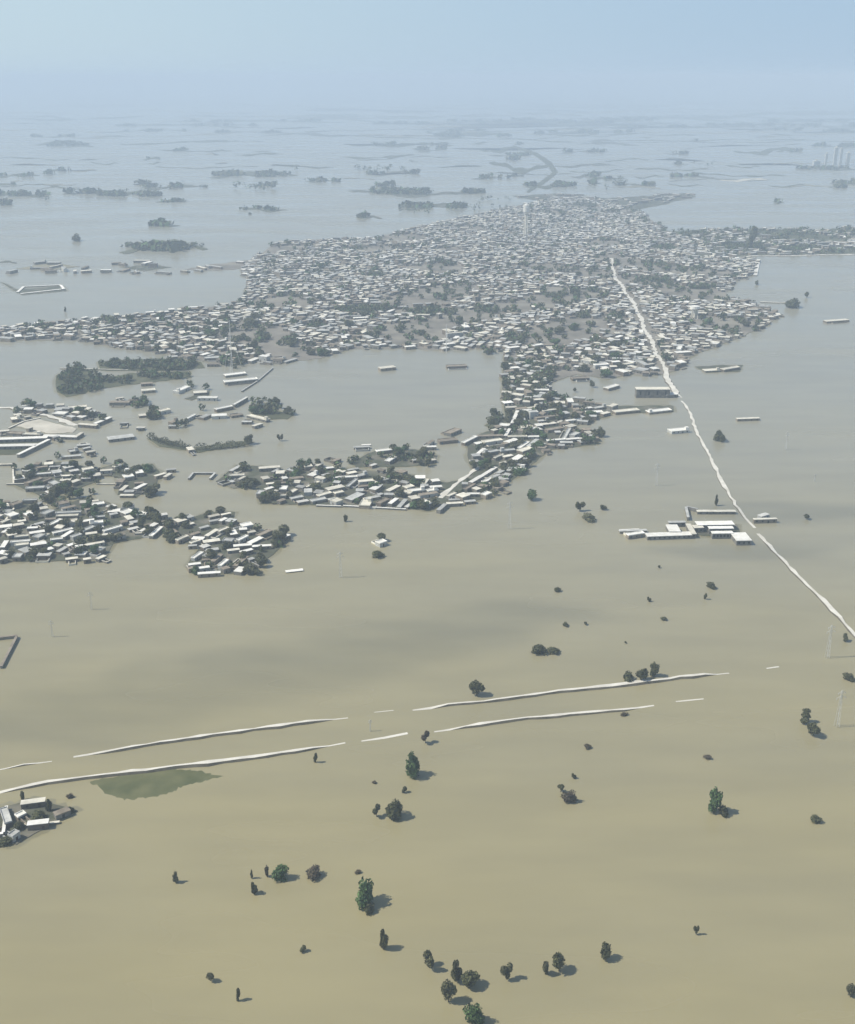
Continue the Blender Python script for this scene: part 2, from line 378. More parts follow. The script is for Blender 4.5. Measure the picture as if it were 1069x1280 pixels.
BANKS = [([(-20,965),(30,957),(65,952)],1.5,.9),([(92,946),(150,938),(250,922),(350,908),(435,897)],1.9,1.2),([(468,890.5),(492,888)],.7,.3),
 ([(516,888),(560,882),(620,877),(700,865),(780,856),(850,848),(912,842)],2.1,1.2),([(958,835.5),(974,833.5)],1.3,.5),
 ([(-20,994),(60,980),(130,971),(200,962),(300,949),(370,940),(432,929)],2.2,1.2),([(452,927),(480,922),(510,917)],2.2,.8),
 ([(543,915),(600,907),(660,899),(730,892),(780,887),(817,881)],2.0,1.1),([(845,877),(880,874)],1.6,.6)]
for px, wd, h in BANKS: ribbon('embankment', px, wd*.62, h*.75, 'road', 'bank', skirt=.8, jw=.17)

# ------------------------------------------------------------------ houses
def obb(cx, cy, L, W, a):
    c, s = math.cos(a), math.sin(a)
    return (cx, cy, L/2, W/2, c, s)
def overlap(A, B, gap=.25):
    dx, dy = B[0]-A[0], B[1]-A[1]
    ra, rb = math.hypot(A[2], A[3]), math.hypot(B[2], B[3])
    if dx*dx + dy*dy > (ra+rb+gap)**2: return False
    for (c, s) in ((A[4], A[5]), (-A[5], A[4]), (B[4], B[5]), (-B[5], B[4])):
        d = abs(dx*c + dy*s)
        pa = A[2]*abs(A[4]*c + A[5]*s) + A[3]*abs(-A[5]*c + A[4]*s)
        pb = B[2]*abs(B[4]*c + B[5]*s) + B[3]*abs(-B[5]*c + B[4]*s)
        if d > pa + pb + gap: return False
    return True
CELL = 24.0; grid = {}
def near(x, y):
    i, j = int(x//CELL), int(y//CELL)
    for a in (-1, 0, 1):
        for b_ in (-1, 0, 1):
            yield from grid.get((i+a, j+b_), ())
houses = []     # (x, y, L, W, angle, height, colour, style)
def put(x, y, L, W, a, h, colour=None, style=None, force=False, shrink=True):
    for k in range(4 if force else 1):
        o = obb(x, y, L, W, a)
        if not any(overlap(o, q) for q in near(x, y)): break
        if not force: return None
        L *= .82; W *= .86
    else:
        return None
    if L < 2.2 or W < 1.6: return None
    grid.setdefault((int(x//CELL), int(y//CELL)), []).append(o)
    r = random.random()
    if colour is None: colour = 'white' if r < .36 else 'cream' if r < .68 else 'grey' if r < .90 else 'brown'
    r = random.random()
    if style is None:
        style = 'parapet' if r < .5 else 'flat' if r < .8 else 'stair' if W > 3.4 and L > 6 else 'flat'
    t = (x, y, L, W, a, h, colour, style)
    houses.append(t); return t
def roof(x0, y0, x1, y1, th, h=None, **k):
    """a roof traced as its near edge (photo px) and visible depth in px"""
    hh = h or random.uniform(1.4, 2.5)
    a, b_ = P(x0, y0, hh), P(x1, y1, hh); d = b_ - a; L = d.length
    ang = math.atan2(d.y, d.x); c = (a+b_)/2
    dy = th / (ppm(c.y) * sind(c.y)); W = min(max(dy*abs(math.cos(ang)), 2.4), 6.8)
    if L > 40 and W > 8: W = 8
    n = Vector((-math.sin(ang), math.cos(ang), 0))
    if n.y < 0: n = -n
    c = c + n*W/2
    return put(c.x, c.y, max(L, 3), W, ang, hh, force=True, **k)
def crop(ox, oy, s, data, **k):
    for x0, y0, x1, y1, th in data: roof(ox+x0/s, oy+y0/s, ox+x1/s, oy+y1/s, th/s, **k)

# road corridors stay free
for px, wd, h in ROADS + [([(770,323),(868,322)],4,.5), ([(544,630),(570,607),(612,575)],3.2,.4)]:
    for i in range(len(px)-1):
        a, c = P(*px[i]), P(*px[i+1]); k = max(1, int((c-a).length/14)); ang = math.atan2(c.y-a.y, c.x-a.x)
        for j in range(k):
            q = a.lerp(c, (j+.5)/k); grid.setdefault((int(q.x//CELL), int(q.y//CELL)), []).append(obb(q.x, q.y, (c-a).length/k, wd+2, ang))

crop(0, 560, 5.345, [(190,240,290,205,28),(265,240,350,205,18),(240,180,340,172,8),(170,275,295,268,14),(250,135,320,125,8),(320,130,410,125,8),(400,222,470,218,12),(465,235,530,210,20),
 (470,160,530,150,14),(540,185,590,170,14),(410,190,490,188,8),(0,370,70,360,14),(150,355,245,350,10),(240,390,285,365,14),(180,440,235,405,18),(300,480,370,478,10),(420,410,510,390,16),
 (490,425,560,360,16),(620,360,660,355,10),(600,390,700,375,20),(700,375,735,345,18),(370,440,540,432,12),(375,460,520,455,12),(330,525,420,480,30),(180,540,250,536,10),(0,535,80,525,20),
 (85,525,170,510,20),(20,575,90,530,22),(200,575,300,560,16),(360,575,490,545,16),(430,595,495,555,22),(490,600,550,580,22),(530,500,610,485,14),(600,510,690,500,18),(560,560,640,530,26),
 (575,580,650,570,14),(650,595,750,580,16),(700,560,820,525,16),(780,590,840,578,16),(865,550,930,535,16),(870,505,940,495,16),(560,620,680,600,20),(570,655,700,630,14),(70,635,200,625,12),
 (90,660,200,648,20),(205,655,310,640,20),(300,690,360,672,22),(400,695,455,662,22),(458,660,520,640,22),(430,715,470,705,16),(440,748,520,738,10),(560,750,610,742,12),(660,745,710,722,20),
 (0,750,50,735,20),(0,665,30,620,40),(250,640,310,620,16),(720,430,800,425,20),(740,450,790,440,14),(800,320,890,320,10),(840,320,890,290,26),(915,275,985,240,24),(820,285,860,250,24),
 (900,240,960,235,10),(770,130,830,110,16),(670,155,750,150,10),(1010,440,1069,435,10),(960,560,1060,505,34),(880,530,940,520,16),(240,515,300,500,14),(350,560,450,555,8),(340,620,420,610,10),
 (600,470,700,462,8),(100,600,190,590,8),(20,500,70,480,14),(120,495,175,488,12),(640,540,700,530,12),(860,520,905,510,14)])
crop(180, 560, 5.345, [(80,190,150,170,12),(150,195,190,170,18),(150,150,215,145,10),(590,155,660,115,12),(770,140,910,130,14),(865,165,915,140,14),(570,190,670,185,12),(640,215,690,190,10),
 (540,210,590,230,10),(980,210,1069,200,14),(900,240,950,235,10),(820,245,890,238,10),(870,325,950,320,8),(820,280,870,265,14),(860,300,900,285,14),(980,310,1030,280,30),(990,345,1069,330,18),
 (910,360,950,345,18),(440,465,510,450,14),(510,455,600,435,14),(440,495,500,485,12),(520,490,560,470,12),(380,540,440,525,14),(430,590,500,545,18),(510,560,570,535,14),(480,590,530,570,10),
 (400,635,510,620,18),(320,585,380,565,14),(230,620,300,590,18),(60,590,130,530,34),(0,530,80,500,24),(0,580,60,575,10),(320,640,380,620,14),(290,660,360,655,8),(600,660,720,650,14),
 (725,662,850,655,8),(640,620,700,590,20),(700,570,750,560,12),(780,590,860,555,30),(720,640,800,600,30),(640,550,690,545,14),(420,690,500,680,16),(560,690,640,680,8),
 (650,700,730,680,12),(340,740,400,700,26),(300,810,350,800,10),(370,808,440,798,12),(360,845,510,835,12),(300,785,380,775,10),(470,760,530,710,16),(520,790,570,750,20),
 (580,770,620,735,26),(620,790,700,725,22),(540,755,580,740,14),(710,750,740,740,14),(450,780,520,780,10),(520,830,560,815,14),(320,710,380,700,8),(380,755,460,748,10),(560,800,610,790,20),
 (150,510,190,480,12),(300,515,340,505,10)])
crop(0, 480, 5.345, [(520,270,640,280,10),(350,200,430,205,22),(440,215,495,205,24),(370,170,440,165,14),(460,165,580,155,16),(150,125,210,118,10),(150,150,200,145,8),
 (80,240,140,232,20),(170,225,210,218,10),(0,320,60,315,10),(40,330,140,338,14),(150,338,270,342,12),
 (360,360,400,350,12),(520,350,560,325,14),(515,415,600,408,10),(470,455,530,445,14),(560,435,610,425,10),(580,460,640,450,12),(410,490,540,480,10),(730,125,860,125,12),(780,100,830,92,8),
 (950,50,1040,42,16),(930,215,1040,205,14),(990,175,1069,170,14),(800,265,860,262,8),(910,295,965,295,8),(190,300,220,290,14)])
crop(160, 430, 4.859, [(90,115,190,112,12),(240,80,300,78,8),(465,90,560,85,16),(480,125,550,125,8),(595,195,720,180,20),(590,235,790,215,22),(90,290,175,285,20),(80,245,150,240,10),
 (310,290,380,260,30),(400,300,480,295,16),(420,330,540,330,10),(0,345,60,345,10),(130,395,185,395,14),(190,415,260,400,16),(60,440,150,435,10),(0,510,60,508,12),(50,515,100,512,8),
 (270,480,310,465,20),(245,500,290,500,8),(355,460,415,430,14),(460,450,505,430,24),(510,440,600,435,14),(540,400,640,380,12),(650,370,730,325,10),(720,435,840,465,12),(690,475,750,475,8),
 (770,500,820,485,12),(630,440,700,430,12),(750,105,800,85,18),(890,95,960,90,12),(960,110,1030,90,10)])
crop(310, 540, 4.454, [(590,88,680,84,8),(790,165,830,140,24),(690,190,720,180,10),(920,160,960,155,8),(1000,165,1050,155,10),(480,165,520,150,12),(390,190,420,175,14),(50,210,180,200,14),
 (230,265,320,250,14),(110,295,160,290,10),(180,290,290,285,8),(110,330,190,320,22),(120,358,200,352,8),(180,395,220,378,16),(235,345,370,320,18),(240,380,350,360,20),(280,395,340,385,12),
 (330,310,400,280,14),(380,300,440,280,16),(450,325,540,305,18),(480,260,610,252,10),(560,310,620,260,24),(620,280,740,268,12),(620,310,700,302,12),(400,360,470,340,16),(360,390,440,375,16),
 (440,385,520,372,14),(480,350,550,335,18),(580,380,650,345,34),(640,350,710,335,16),(660,375,740,360,10),(740,400,790,375,22),(730,355,760,345,14),(790,330,850,300,18),(800,400,840,370,20),
 (850,420,890,375,26),(880,380,930,355,16),(900,335,990,325,14),(1000,335,1069,325,16),(960,355,1060,340,12),(990,290,1010,265,14),(560,215,620,205,8),(560,235,610,225,12),(420,245,460,235,10),
 (440,205,480,200,8),(890,420,930,395,14),(720,112,820,100,12)])
crop(530, 500, 4.454, [(0,265,70,262,8),(150,190,210,165,24),(90,235,190,225,16),(30,245,60,225,14),(230,240,300,205,14),(280,205,460,200,10),(460,205,490,155,18),(470,208,575,206,8),(580,207,680,205,8),
 (310,300,345,270,16),(340,300,420,285,12),(290,330,380,325,12),(240,350,330,346,12),(335,346,430,342,12),(390,330,460,300,10),(420,290,520,280,12),(450,320,500,310,10),(340,240,440,225,14),
 (470,240,530,220,16),(540,270,590,235,14),(590,260,640,220,16),(550,290,610,270,20),(510,340,560,310,24),(430,355,480,345,8),(570,330,600,310,14),(210,420,240,405,12),(270,460,330,425,16),
 (330,425,410,375,8),(340,460,390,440,14),(380,440,430,415,16),(420,410,450,395,14),(480,395,495,375,16),(240,500,290,470,16),(200,530,240,495,24),(140,540,190,520,16),(240,525,310,525,8),
 (270,560,330,510,12),(90,615,130,580,10),(130,580,220,575,8),(140,560,200,558,8),(230,570,290,565,10),(0,525,90,510,14),(30,490,110,485,12),(690,230,790,222,8),(795,222,890,215,8),
 (790,215,820,160,14),(840,200,870,185,18),(760,240,830,240,10),(540,160,610,150,14),(630,105,750,90,10),(660,140,740,130,10),(690,170,780,155,10),(450,20,500,15,16),(460,45,520,42,8),
 (500,130,530,60,14),(910,75,1000,70,12),(890,50,940,45,8),(580,50,640,40,8),(670,65,740,55,8),(530,80,570,70,12),(700,20,770,15,8),(1000,80,1040,70,10),(640,120,700,115,8),(750,130,780,115,10),(800,120,880,110,8)])
# odd ones: shore of the lagoon, right of town, bottom-left farm
for t in [(476,461,495,459,4),(559,459,584,458,4),(840,540,862,538,6),(740,512,765,508,3),(770,516,800,513,3),(812,516,840,513,3),(882,464,900,463,2.5),(904,463,928,459,2.5),(716,474,737,473,4),(761,486,775,482,3),
          (236,563,243,562,5),(1034,402,1062,400,3),(922,524,950,523,1.5),(475,680,484,677,5),(26,1006,56,1002,5),(26,1012,56,1009,3),(0,1012,6,1030,7),(8,1030,16,1010,8),(4,1046,12,1018,6),(70,1020,88,1013,7),(34,1032,60,1029,3),(24,1022,32,1018,4),(17,1046,24,1041,6),(0,1050,10,1048,4),
          (952,646,962,643,3),(940,650,975,649,2),(776,664,800,663,2),(786,670,806,667,3)]:
    roof(*t)
N_TRACED = len(houses)

def inside(x, y, poly):
    c = False; n = len(poly); j = n-1
    for i in range(n):
        xi, yi = poly[i]; xj, yj = poly[j]
        if (yi > y) != (yj > y) and x < (xj-xi)*(y-yi)/(yj-yi)+xi: c = not c
        j = i
    return c
# groves inside the town that stay free of houses: centre x, y, half width, half height in photo px
GROVES = [(455,388,42,6),(540,390,45,6),(620,388,22,5),(645,425,16,8),(925,309,36,4),(1000,311,30,3),(395,408,16,5),(770,395,10,5),(700,440,10,5),(730,395,12,4),(610,440,14,4),
          (360,428,14,5),(560,330,14,3),(470,345,14,3),(400,335,12,3),(820,350,20,4),(880,360,20,4),(830,310,20,4),(700,370,14,4)]
FIELDS = [(500,298,46,6),(440,312,22,4),(700,268,16,4),(560,312,20,3),(730,258,22,4)]
def in_grove(px, py):
    if any(((px-gx)/gw)**2 + ((py-gy)/gh)**2 < random.uniform(.5, 1.1) for gx, gy, gw, gh in FIELDS): return True
    return any(((px-gx)/gw)**2 + ((py-gy)/gh)**2 < 1 for gx, gy, gw, gh in GROVES)
def fill(px, dens, base=0.0, lo=6, hi=14, spread=.42, maxn=100000):
    poly = [tuple(P(*p)[:2]) for p in px]
    xs = [p[0] for p in poly]; ys = [p[1] for p in poly]
    n = min(maxn, int(abs(area2(poly)) * dens)); got = 0; tries = 0
    while got < n and tries < n*6:
        tries += 1
        x = random.uniform(min(xs), max(xs)); y = random.uniform(min(ys), max(ys))
        if not inside(x, y, poly): continue
        ix, iy = img((x, y, 0))
        if in_grove(ix, iy): continue
        if math.sin(x*.021+2*math.sin(y*.013))*math.sin(y*.017+1.7*math.sin(x*.016+2)) > random.uniform(.12, .6): continue
        a = base + .9*math.sin(x*.011+1+math.sin(y*.009))+.5*math.sin(y*.006) + random.gauss(0, spread)
        if random.random() < .38: a += math.pi/2
        L = random.uniform(lo, hi)*(1.35 if random.random() < .12 else 1); W = random.uniform(3.4, 6.5)
        if put(x, y, L, W, a, random.uniform(2.2, 3.6)*(1.5 if y > 800 and L > 6 and random.random() < .1 else 1 if y > 800 else .8)): got += 1
fill(NECK, .010, .2, 4, 10); fill(ARM_E, .010, .3, 3.5, 7); fill(ARM_W, .010, .1, 3.5, 7); fill(LEFT_A, .008, .2, 3.5, 7); fill(TIP, .008, .2, 3.5, 7); fill(LEFT_B, .006, .2, 3.5, 7)
for p_ in ISL[:4]: fill(p_, .004, 0, 3.5, 7)
fill([(690,478),(722,466),(790,470),(850,462),(845,470),(800,476),(760,482),(730,488),(700,484)], .003, 0)
fill([(640,446),(690,420),(860,420),(905,430),(862,446),(850,462),(820,470),(790,468),(760,474),(722,468),(690,478)], .0078, .1, 5, 12)
fill(TOWN_E, .0068, .1, 5, 13); fill(TOWN_NW, .0064, .0, 5, 13); fill(TOWN_W, .0058, .15, 5, 12)
fill(TOWN_E, .009, .1, 3, 6.5); fill(TOWN_NW, .0085, .0, 3, 6.5); fill(TOWN_W, .008, .15, 3, 6.5)
fill([(4,530),(20,513),(60,508),(110,512),(120,522),(92,527),(50,520),(20,531)], .012, .1, 3, 7)
fill(TOWN_GREEN, .0034, 0, 7, 20)
fill([(640,245),(700,242),(760,248),(860,241),(870,246),(800,262),(700,256)], .0006, 0, 12, 28)
fill([(0,338),(60,328),(110,330),(170,328),(240,330),(300,322),(350,318),(330,345),(240,344),(120,342),(30,345)], .0007, 0, 10, 24)

COLS = {'white':'white','cream':'cream','grey':'grey','brown':'brown'}
def rect(L, W): return [(-L/2,-W/2),(L/2,-W/2),(L/2,W/2),(-L/2,W/2)]
def near_house(hs, label, group):
    x, y, L, W, a, h, c, st = hs
    root = empty('house', (x, y, 0), a); prop(root, label, 'house', group)
    rng = random.Random(int(x*31+y*17))
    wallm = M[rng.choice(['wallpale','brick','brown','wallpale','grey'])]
    b = MB(); b.prism(rect(L, W), -.5, h); b.build('wall', wallm, root)
    b = MB(); b.prism(rect(L+.3, W+.3), h+.003, h+.18, bottom=True); rf = b.build('roof', M[c], root)
    if st in ('parapet', 'stair'):
        b = MB(); t = .22; z0, z1 = h+.183, h+.55; X, Y = L/2+.1, W/2+.1
        b.box(-X, X, -Y, -Y+t, z0, z1); b.box(-X, X, Y-t, Y, z0, z1)
        b.box(-X, -X+t, -Y+t+.002, Y-t-.002, z0, z1); b.box(X-t, X, -Y+t+.002, Y-t-.002, z0, z1)
        b.build('parapet', M[c], rf)
    if st == 'stair':
        b = MB(); s = rng.choice((-1, 1)); cx = s*(L/2-1.6)
        b.box(cx-1.1, cx+1.1, -W/2+.6, -W/2+2.6, h+.183, h+2.2, mt=0); b.box(cx-1.25, cx+1.25, -W/2+.45, -W/2+2.75, h+2.203, h+2.33, bottom=True)
        b.build('stair_room', M[c], root)
    if rng.random() < .4:
        e = rng.choice((-1, 1)); D = rng.uniform(2.5, 4.5); X = L/2*rng.uniform(.6, 1); hw = rng.uniform(.7, 1.2); y0, y1 = e*(W/2+.16), e*(W/2+D); b = MB()
        b.box(-X, X, min(y1, y1+e*.35), max(y1, y1+e*.35), -.4, hw)
        b.box(X-.35, X, min(y0, y1-e*.01), max(y0, y1-e*.01), -.4, hw-.01); b.box(-X, -X+.35, min(y0, y1-e*.01), max(y0, y1-e*.01), -.4, hw-.02)
        b.build('yard_wall', M[rng.choice(['cream', 'grey', 'brown'])], root)
    # openings in the long wall that faces the camera
    f = -1 if math.cos(a) > 0 else 1
    n = max(1, min(4, int(L/3.2))); dk = rng.randrange(n); win = rng.random() < .5
    for i in range(n):
        px = -L/2 + (i+.5)*L/n; yy = f*(W/2)
        if i == dk:
            b = MB(); b.box(px-.45, px+.45, min(yy, yy+f*.05), max(yy, yy+f*.05), -.4, min(h-.25, 1.6)); b.build('door', M[rng.choice(['wood','blue','dark'])], root)
        else:
            b = MB(); b.box(px-.45, px+.45, min(yy, yy+f*.04), max(yy, yy+f*.04), h*.38, h*.38+.9, bottom=True)
            if win: b.build('window', M['dark'], root)
    return root

score = lambda t: (t[2]*t[3]*sind(t[1]) + t[2]*t[5]) * ppm(t[1])**2
vis = [t for t in houses if -25 < img((t[0], t[1], 0))[0] < 1095]
vis.sort(key=score, reverse=True)
NEAR = vis[:300]; nearset = set(NEAR); FAR = [t for t in vis if t not in nearset]

PLACES = [((60,603),'in the left edge hamlet'),((60,675),'in west half of shore village'),((150,665),'in east half of shore village'),((175,602),'on islet behind the shore village'),
 ((290,690),'on the rounded village tip'),((215,668),'on causeway to the village tip'),((315,595),'on islet west of crescent village'),((350,612),'at west end of crescent village'),((425,612),'in the western crescent village'),
 ((510,612),'in the middle of crescent village'),((600,610),'along lane of the crescent village'),((500,570),'on spit above the crescent village'),((640,575),'at elbow of the crescent village'),
 ((700,552),'on the crescent village point'),((660,500),'on the neck beside the lagoon'),((655,460),'at top of the lagoon neck'),((740,512),'on finger of land right of neck'),((30,540),'in the walled farm at left'),((100,525),'beside the walled farm track'),
 ((180,535),'on flooded islets above the hedge'),((250,500),'in shallows left of lagoon'),((300,475),'at left corner of the lagoon'),((330,520),'on wooded islet left of lagoon'),((400,450),'on town shore above the lagoon'),((500,445),'on middle town shore above lagoon'),((570,450),'at right top of the lagoon'),
 ((720,465),'on town shore left of road'),((800,460),'beside the pale main road'),((900,440),'on right shore of the town'),((20,1030),'in the bottom left farm'),((860,660),'in school compound by the road'),((200,430),'on the western town arm'),
 ((480,690),'alone in open water mid picture')]
def place(x, y):
    return min(PLACES, key=lambda p: (p[0][0]-x)**2 + ((p[0][1]-y)*2)**2)[1]
ORD = 'first second third fourth fifth sixth seventh eighth ninth tenth eleventh twelfth thirteenth fourteenth fifteenth sixteenth seventeenth eighteenth nineteenth twentieth'.split()
def ordinal(i):
    if i < 20: return ORD[i]
    return ['twenty','thirty','forty','fifty','sixty','seventy','eighty','ninety'][(i+1)//10-2] + '-' + (ORD[(i+1)%10-1] if (i+1) % 10 else 'tieth')
def labelled(items, look, noun, nouns):
    """items: (x px, y px, payload); yields payload, label"""
    groups = {}
    for it in items: groups.setdefault((look(it[2]), place(it[0], it[1])), []).append(it)
    for (lk, pl), its in groups.items():
        its.sort(key=lambda t: t[0])
        for i, it in enumerate(its):
            if len(its) == 1: lab = f'{lk} {noun} {pl}, the only one so'
            elif i == 0: lab = f'leftmost of the {lk} {nouns} {pl}'
            elif i == len(its)-1: lab = f'rightmost of the {lk} {nouns} {pl}'
            else: lab = f'{ordinal(i)} from left of the {lk} {nouns} {pl}'
            yield it[2], lab
def house_look(t):
    shp = 'long' if t[2]/t[3] > 2.6 else 'square' if t[2]/t[3] < 1.5 else 'oblong'
    st = {'parapet':'parapeted', 'flat':'flat-roofed', 'stair':'roof-room'}[t[7]]
    return f'{t[6]} {st} {shp}'
for t, lab in labelled([(*img((t[0], t[1], 0)), t) for t in NEAR], house_look, 'house', 'houses'):
    near_house(t, lab, 'houses of the flooded villages')

b = MB(); keys = ['white','cream','grey','brown','wallpale','brick']; dusty = random.Random(21); mats = [M[k] for k in keys]
for x, y, L, W, a, h, c, st in FAR:
    ca, sa = math.cos(a), math.sin(a)
    tf = lambda u, v: (x+u*ca-v*sa, y+u*sa+v*ca)
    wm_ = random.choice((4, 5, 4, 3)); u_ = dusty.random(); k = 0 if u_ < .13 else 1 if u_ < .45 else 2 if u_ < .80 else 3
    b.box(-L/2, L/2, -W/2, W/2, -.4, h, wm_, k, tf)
    b.box(-L/2-.12, L/2+.12, -W/2-.12, W/2+.12, h+.003, h+.25, k, k, tf, bottom=True)
    if random.random() < .55:      # a walled yard beside the house
        e = random.choice((-1, 1)); D = random.uniform(3, 7); X = L/2*random.uniform(.5, 1); hw = random.uniform(.9, 1.7); y0, y1 = e*(W/2+.16), e*(W/2+D); q = random.choice((2, 3, 4, 1))
        b.box(-X, X, min(y1, y1+e*.5), max(y1, y1+e*.5), -.4, hw, 4, q, tf)
        b.box(X-.5, X, min(y0, y1-e*.01), max(y0, y1-e*.01), -.4, hw-.01, 4, q, tf); b.box(-X, -X+.5, min(y0, y1-e*.01), max(y0, y1-e*.01), -.4, hw-.02, 4, q, tf)
    if st == 'stair': b.box(L/2-2.6, L/2-.4, -W/2+.5, -W/2+2.5, h+.253, h+2.2, k, k, tf)
    if y < 1300:
        f = -W/2-.03 if ca > 0 else W/2+.03
        for i in range(int(L/3)):
            u = -L/2+1.5+3*i; p, q = tf(u-.5, f), tf(u+.5, f)
            b.quad((*p, .4), (*q, .4), (*q, 1.6), (*p, 1.6), 6)
mats.append(M['dark'])
o = b.build('distant_houses', mats)
prop(o, 'dense mass of pale flat-roofed houses of the far flooded town', 'town', kind='stuff')
print('houses', len(houses), 'traced', N_TRACED, 'near cut ppm', ppm(NEAR[-1][1]))

# ------------------------------------------------------------------ walls, school, special buildings
def wallrun(px, h, t, label, m='cream', closed=False, group='low walls around flooded yards'):
    pts = [P(*p) for p in px]
    if closed: pts.append(pts[0])
    o = pts[0].copy(); bb = MB(); bc = MB()
    for i in range(len(pts)-1):
        a, c = pts[i]-o, pts[i+1]-o; d = (c-a).normalized(); n = Vector((-d.y, d.x, 0))*t/2
        e0 = d*(t/2 + .003*i) if i else d*0; e1 = -d*(t/2-.004) if i < len(pts)-2 else d*0
        a = a + e0; c = c - e1*0
        bb.prism([(a-n)[:2], (c-n)[:2], (c+n)[:2], (a+n)[:2]], -.4, h+.002*i)
        n2 = n*1.35; bc.prism([(a-n2)[:2], (c-n2)[:2], (c+n2)[:2], (a+n2)[:2]], h+.006+.002*i, h+.12+.003*i, bottom=True)
    root = empty('compound_wall', o); prop(root, label, 'wall', group)
    bb.build('wall_body', M['wallpale'], root); bc.build('coping', M[m], root)
C1 = lambda pts, ox, oy, s: [(ox+x/s, oy+y/s) for x, y in pts]
wallrun(C1([(0,120),(88,118),(92,245)],0,560,5.345), 1.0, .7, 'L-shaped yard wall standing in water at the left edge hamlet')
wallrun(C1([(45,248),(170,246)],0,560,5.345), .9, .7, 'short straight pale wall below the left edge yard')
wallrun(C1([(20,515),(130,362)],0,560,5.345), .9, .8, 'slanting pale wall at the left of the shore village')
wallrun(C1([(645,245),(800,246)],0,560,5.345), .6, .6, 'low wall closing the pond behind the shore village')
wallrun(C1([(300,215),(330,178),(478,178),(442,215)],180,560,5.345), 1.4, 1.0, 'U-shaped grey wall around a flooded yard in open water', 'grey')
wallrun(C1([(905,582),(1050,575)],0,560,5.345), 1.2, .9, 'straight pale wall along water front of the shore village')
wallrun(C1([(380,415),(520,420)],310,540,4.454), 1.0, .9, 'western stretch of white water wall of the crescent village', 'white')
wallrun(C1([(530,417),(880,437)],310,540,4.454), 1.0, .9, 'long eastern stretch of white water wall of the crescent village', 'white')
wallrun(C1([(680,320),(745,262)],310,540,4.454), 1.6, 1.0, 'slanting wall of the walled yard mid crescent village')
wallrun(C1([(0,545),(95,545)],0,480,5.345), 1.2, .8, 'pale wall in water below the walled farm')
wallrun(C1([(60,300),(160,255),(270,232)],0,480,5.345), .8, 1.0, 'curving kerb wall of the walled farm yard')
wallrun(C1([(690,292),(790,228),(880,150)],160,430,4.859), 1.0, .9, 'dark slanting dyke wall at the left corner of the lagoon', 'grey')
wallrun([(690,478),(660,500)], .8, .6, 'short wall inside the lagoon neck village')
wallrun([(-12,801),(22,797),(2,836)], 1.3, .9, 'dark angular wall of a drowned tank at the left edge', 'brown')
wallrun([(357,715.5),(379,713)], .5, 2.0, 'pale drowned wall top floating right of the village tip', 'white')
wallrun([(452,557),(464,556.5)], .5, 1.5, 'pale wall top poking out of the lagoon water', 'white')
wallrun([(-12,1048),(5,1046),(9,1012)], 1.6, .8, 'L-shaped white wall at left of the bottom left farm', 'white')
wallrun([(30,1033),(60,1031),(75,1029)], .7, .8, 'low pale wall along the front of the bottom left farm')
wallrun([(22,366),(30,359),(76,357),(80,362),(26,368)], 1.0, 2.4, 'ring-shaped pale wall in far water at left', 'white')
wallrun([(950,378),(975,379),(1000,378)], .8, 2, 'thin pale wall in water right of the town')
wallrun([(75,461),(160,463)], .6, 1.2, 'thin straight wall beside the dark groves at left')
wallrun([(948,325),(944,345)], 1.2, 4, 'pale crosswise wall at the right shore of the town', 'white')

def block(parent, name, px, th, h, m, win=0, z0=-.4):
    """building wing traced by its near roof edge; returns wall object, with roof and windows as parts"""
    a, c = P(px[0], px[1], h), P(px[2], px[3], h); d = c-a; L = d.length; ang = math.atan2(d.y, d.x)
    mid = (a+c)/2; W = th/(ppm(mid.y)*sind(mid.y))*abs(math.cos(ang)); n = Vector((-math.sin(ang), math.cos(ang), 0))
    if n.y < 0: n = -n
    mid = mid + n*W/2; o = parent.location
    ca, sa = math.cos(ang), math.sin(ang)
    tf = lambda u, v: (mid.x-o.x+u*ca-v*sa, mid.y-o.y+u*sa+v*ca)
    b = MB(); b.box(-L/2, L/2, -W/2, W/2, z0, h, 0, 0, tf); b.build('wall', M['wallpale'], parent)
    b = MB(); b.box(-L/2-.25, L/2+.25, -W/2-.25, W/2+.25, h+.003, h+.25, 0, 0, tf, bottom=True); b.build(name, M[m], parent)
    for i in range(win):
        u = -L/2+(i+.5)*L/win
        b = MB(); b.box(u-.55, u+.55, -W/2-.05, -W/2-.002, h*.35, h*.78, 0, 0, tf, bottom=True); b.build('window', M['dark'], parent)
G = C1
def sc(x0, y0, x1, y1): return tuple(v for p in C1([(x0, y0), (x1, y1)], 760, 620, 5.345) for v in p)
def building(name, label, cat, anchor, wings):
    r = empty(name, P(*anchor)); prop(r, label, cat)
    for w_ in wings: block(r, *w_)
    return r
building('school_building', 'long white school block at back of the three parallel blocks', 'school', (893,655), [('roof', sc(600,196,845,192), 4.6, 3.4, 'white', 8)])
building('school_building', 'middle white block of the three parallel blocks by the road', 'school', (893,660), [('roof', sc(680,220,840,218), 2.8, 3.2, 'white', 6)])
building('school_building', 'front white block of the three parallel blocks by the road', 'school', (893,667), [('roof', sc(700,252,838,250), 2.8, 3.2, 'white', 6)])
building('school_building', 'long low white strip building along front of the compound', 'school', (838,668), [('roof', sc(265,272,560,262), 4.2, 2.2, 'white', 9)])
building('school_building', 'square white hall behind the long low strip building', 'school', (843,660), [('roof', sc(412,238,485,238), 8.5, 2.8, 'white', 2)])
building('school_building', 'broad white hall nearest the pale road, right of the blocks', 'school', (928,672), [('roof', sc(862,300,960,298), 10, 2.8, 'white', 3)])
building('gatehouse', 'small white gatehouse between hall and parallel blocks', 'gatehouse', (868,660), [('roof', sc(580,215,640,213), 3.4, 3.0, 'cream', 2)])
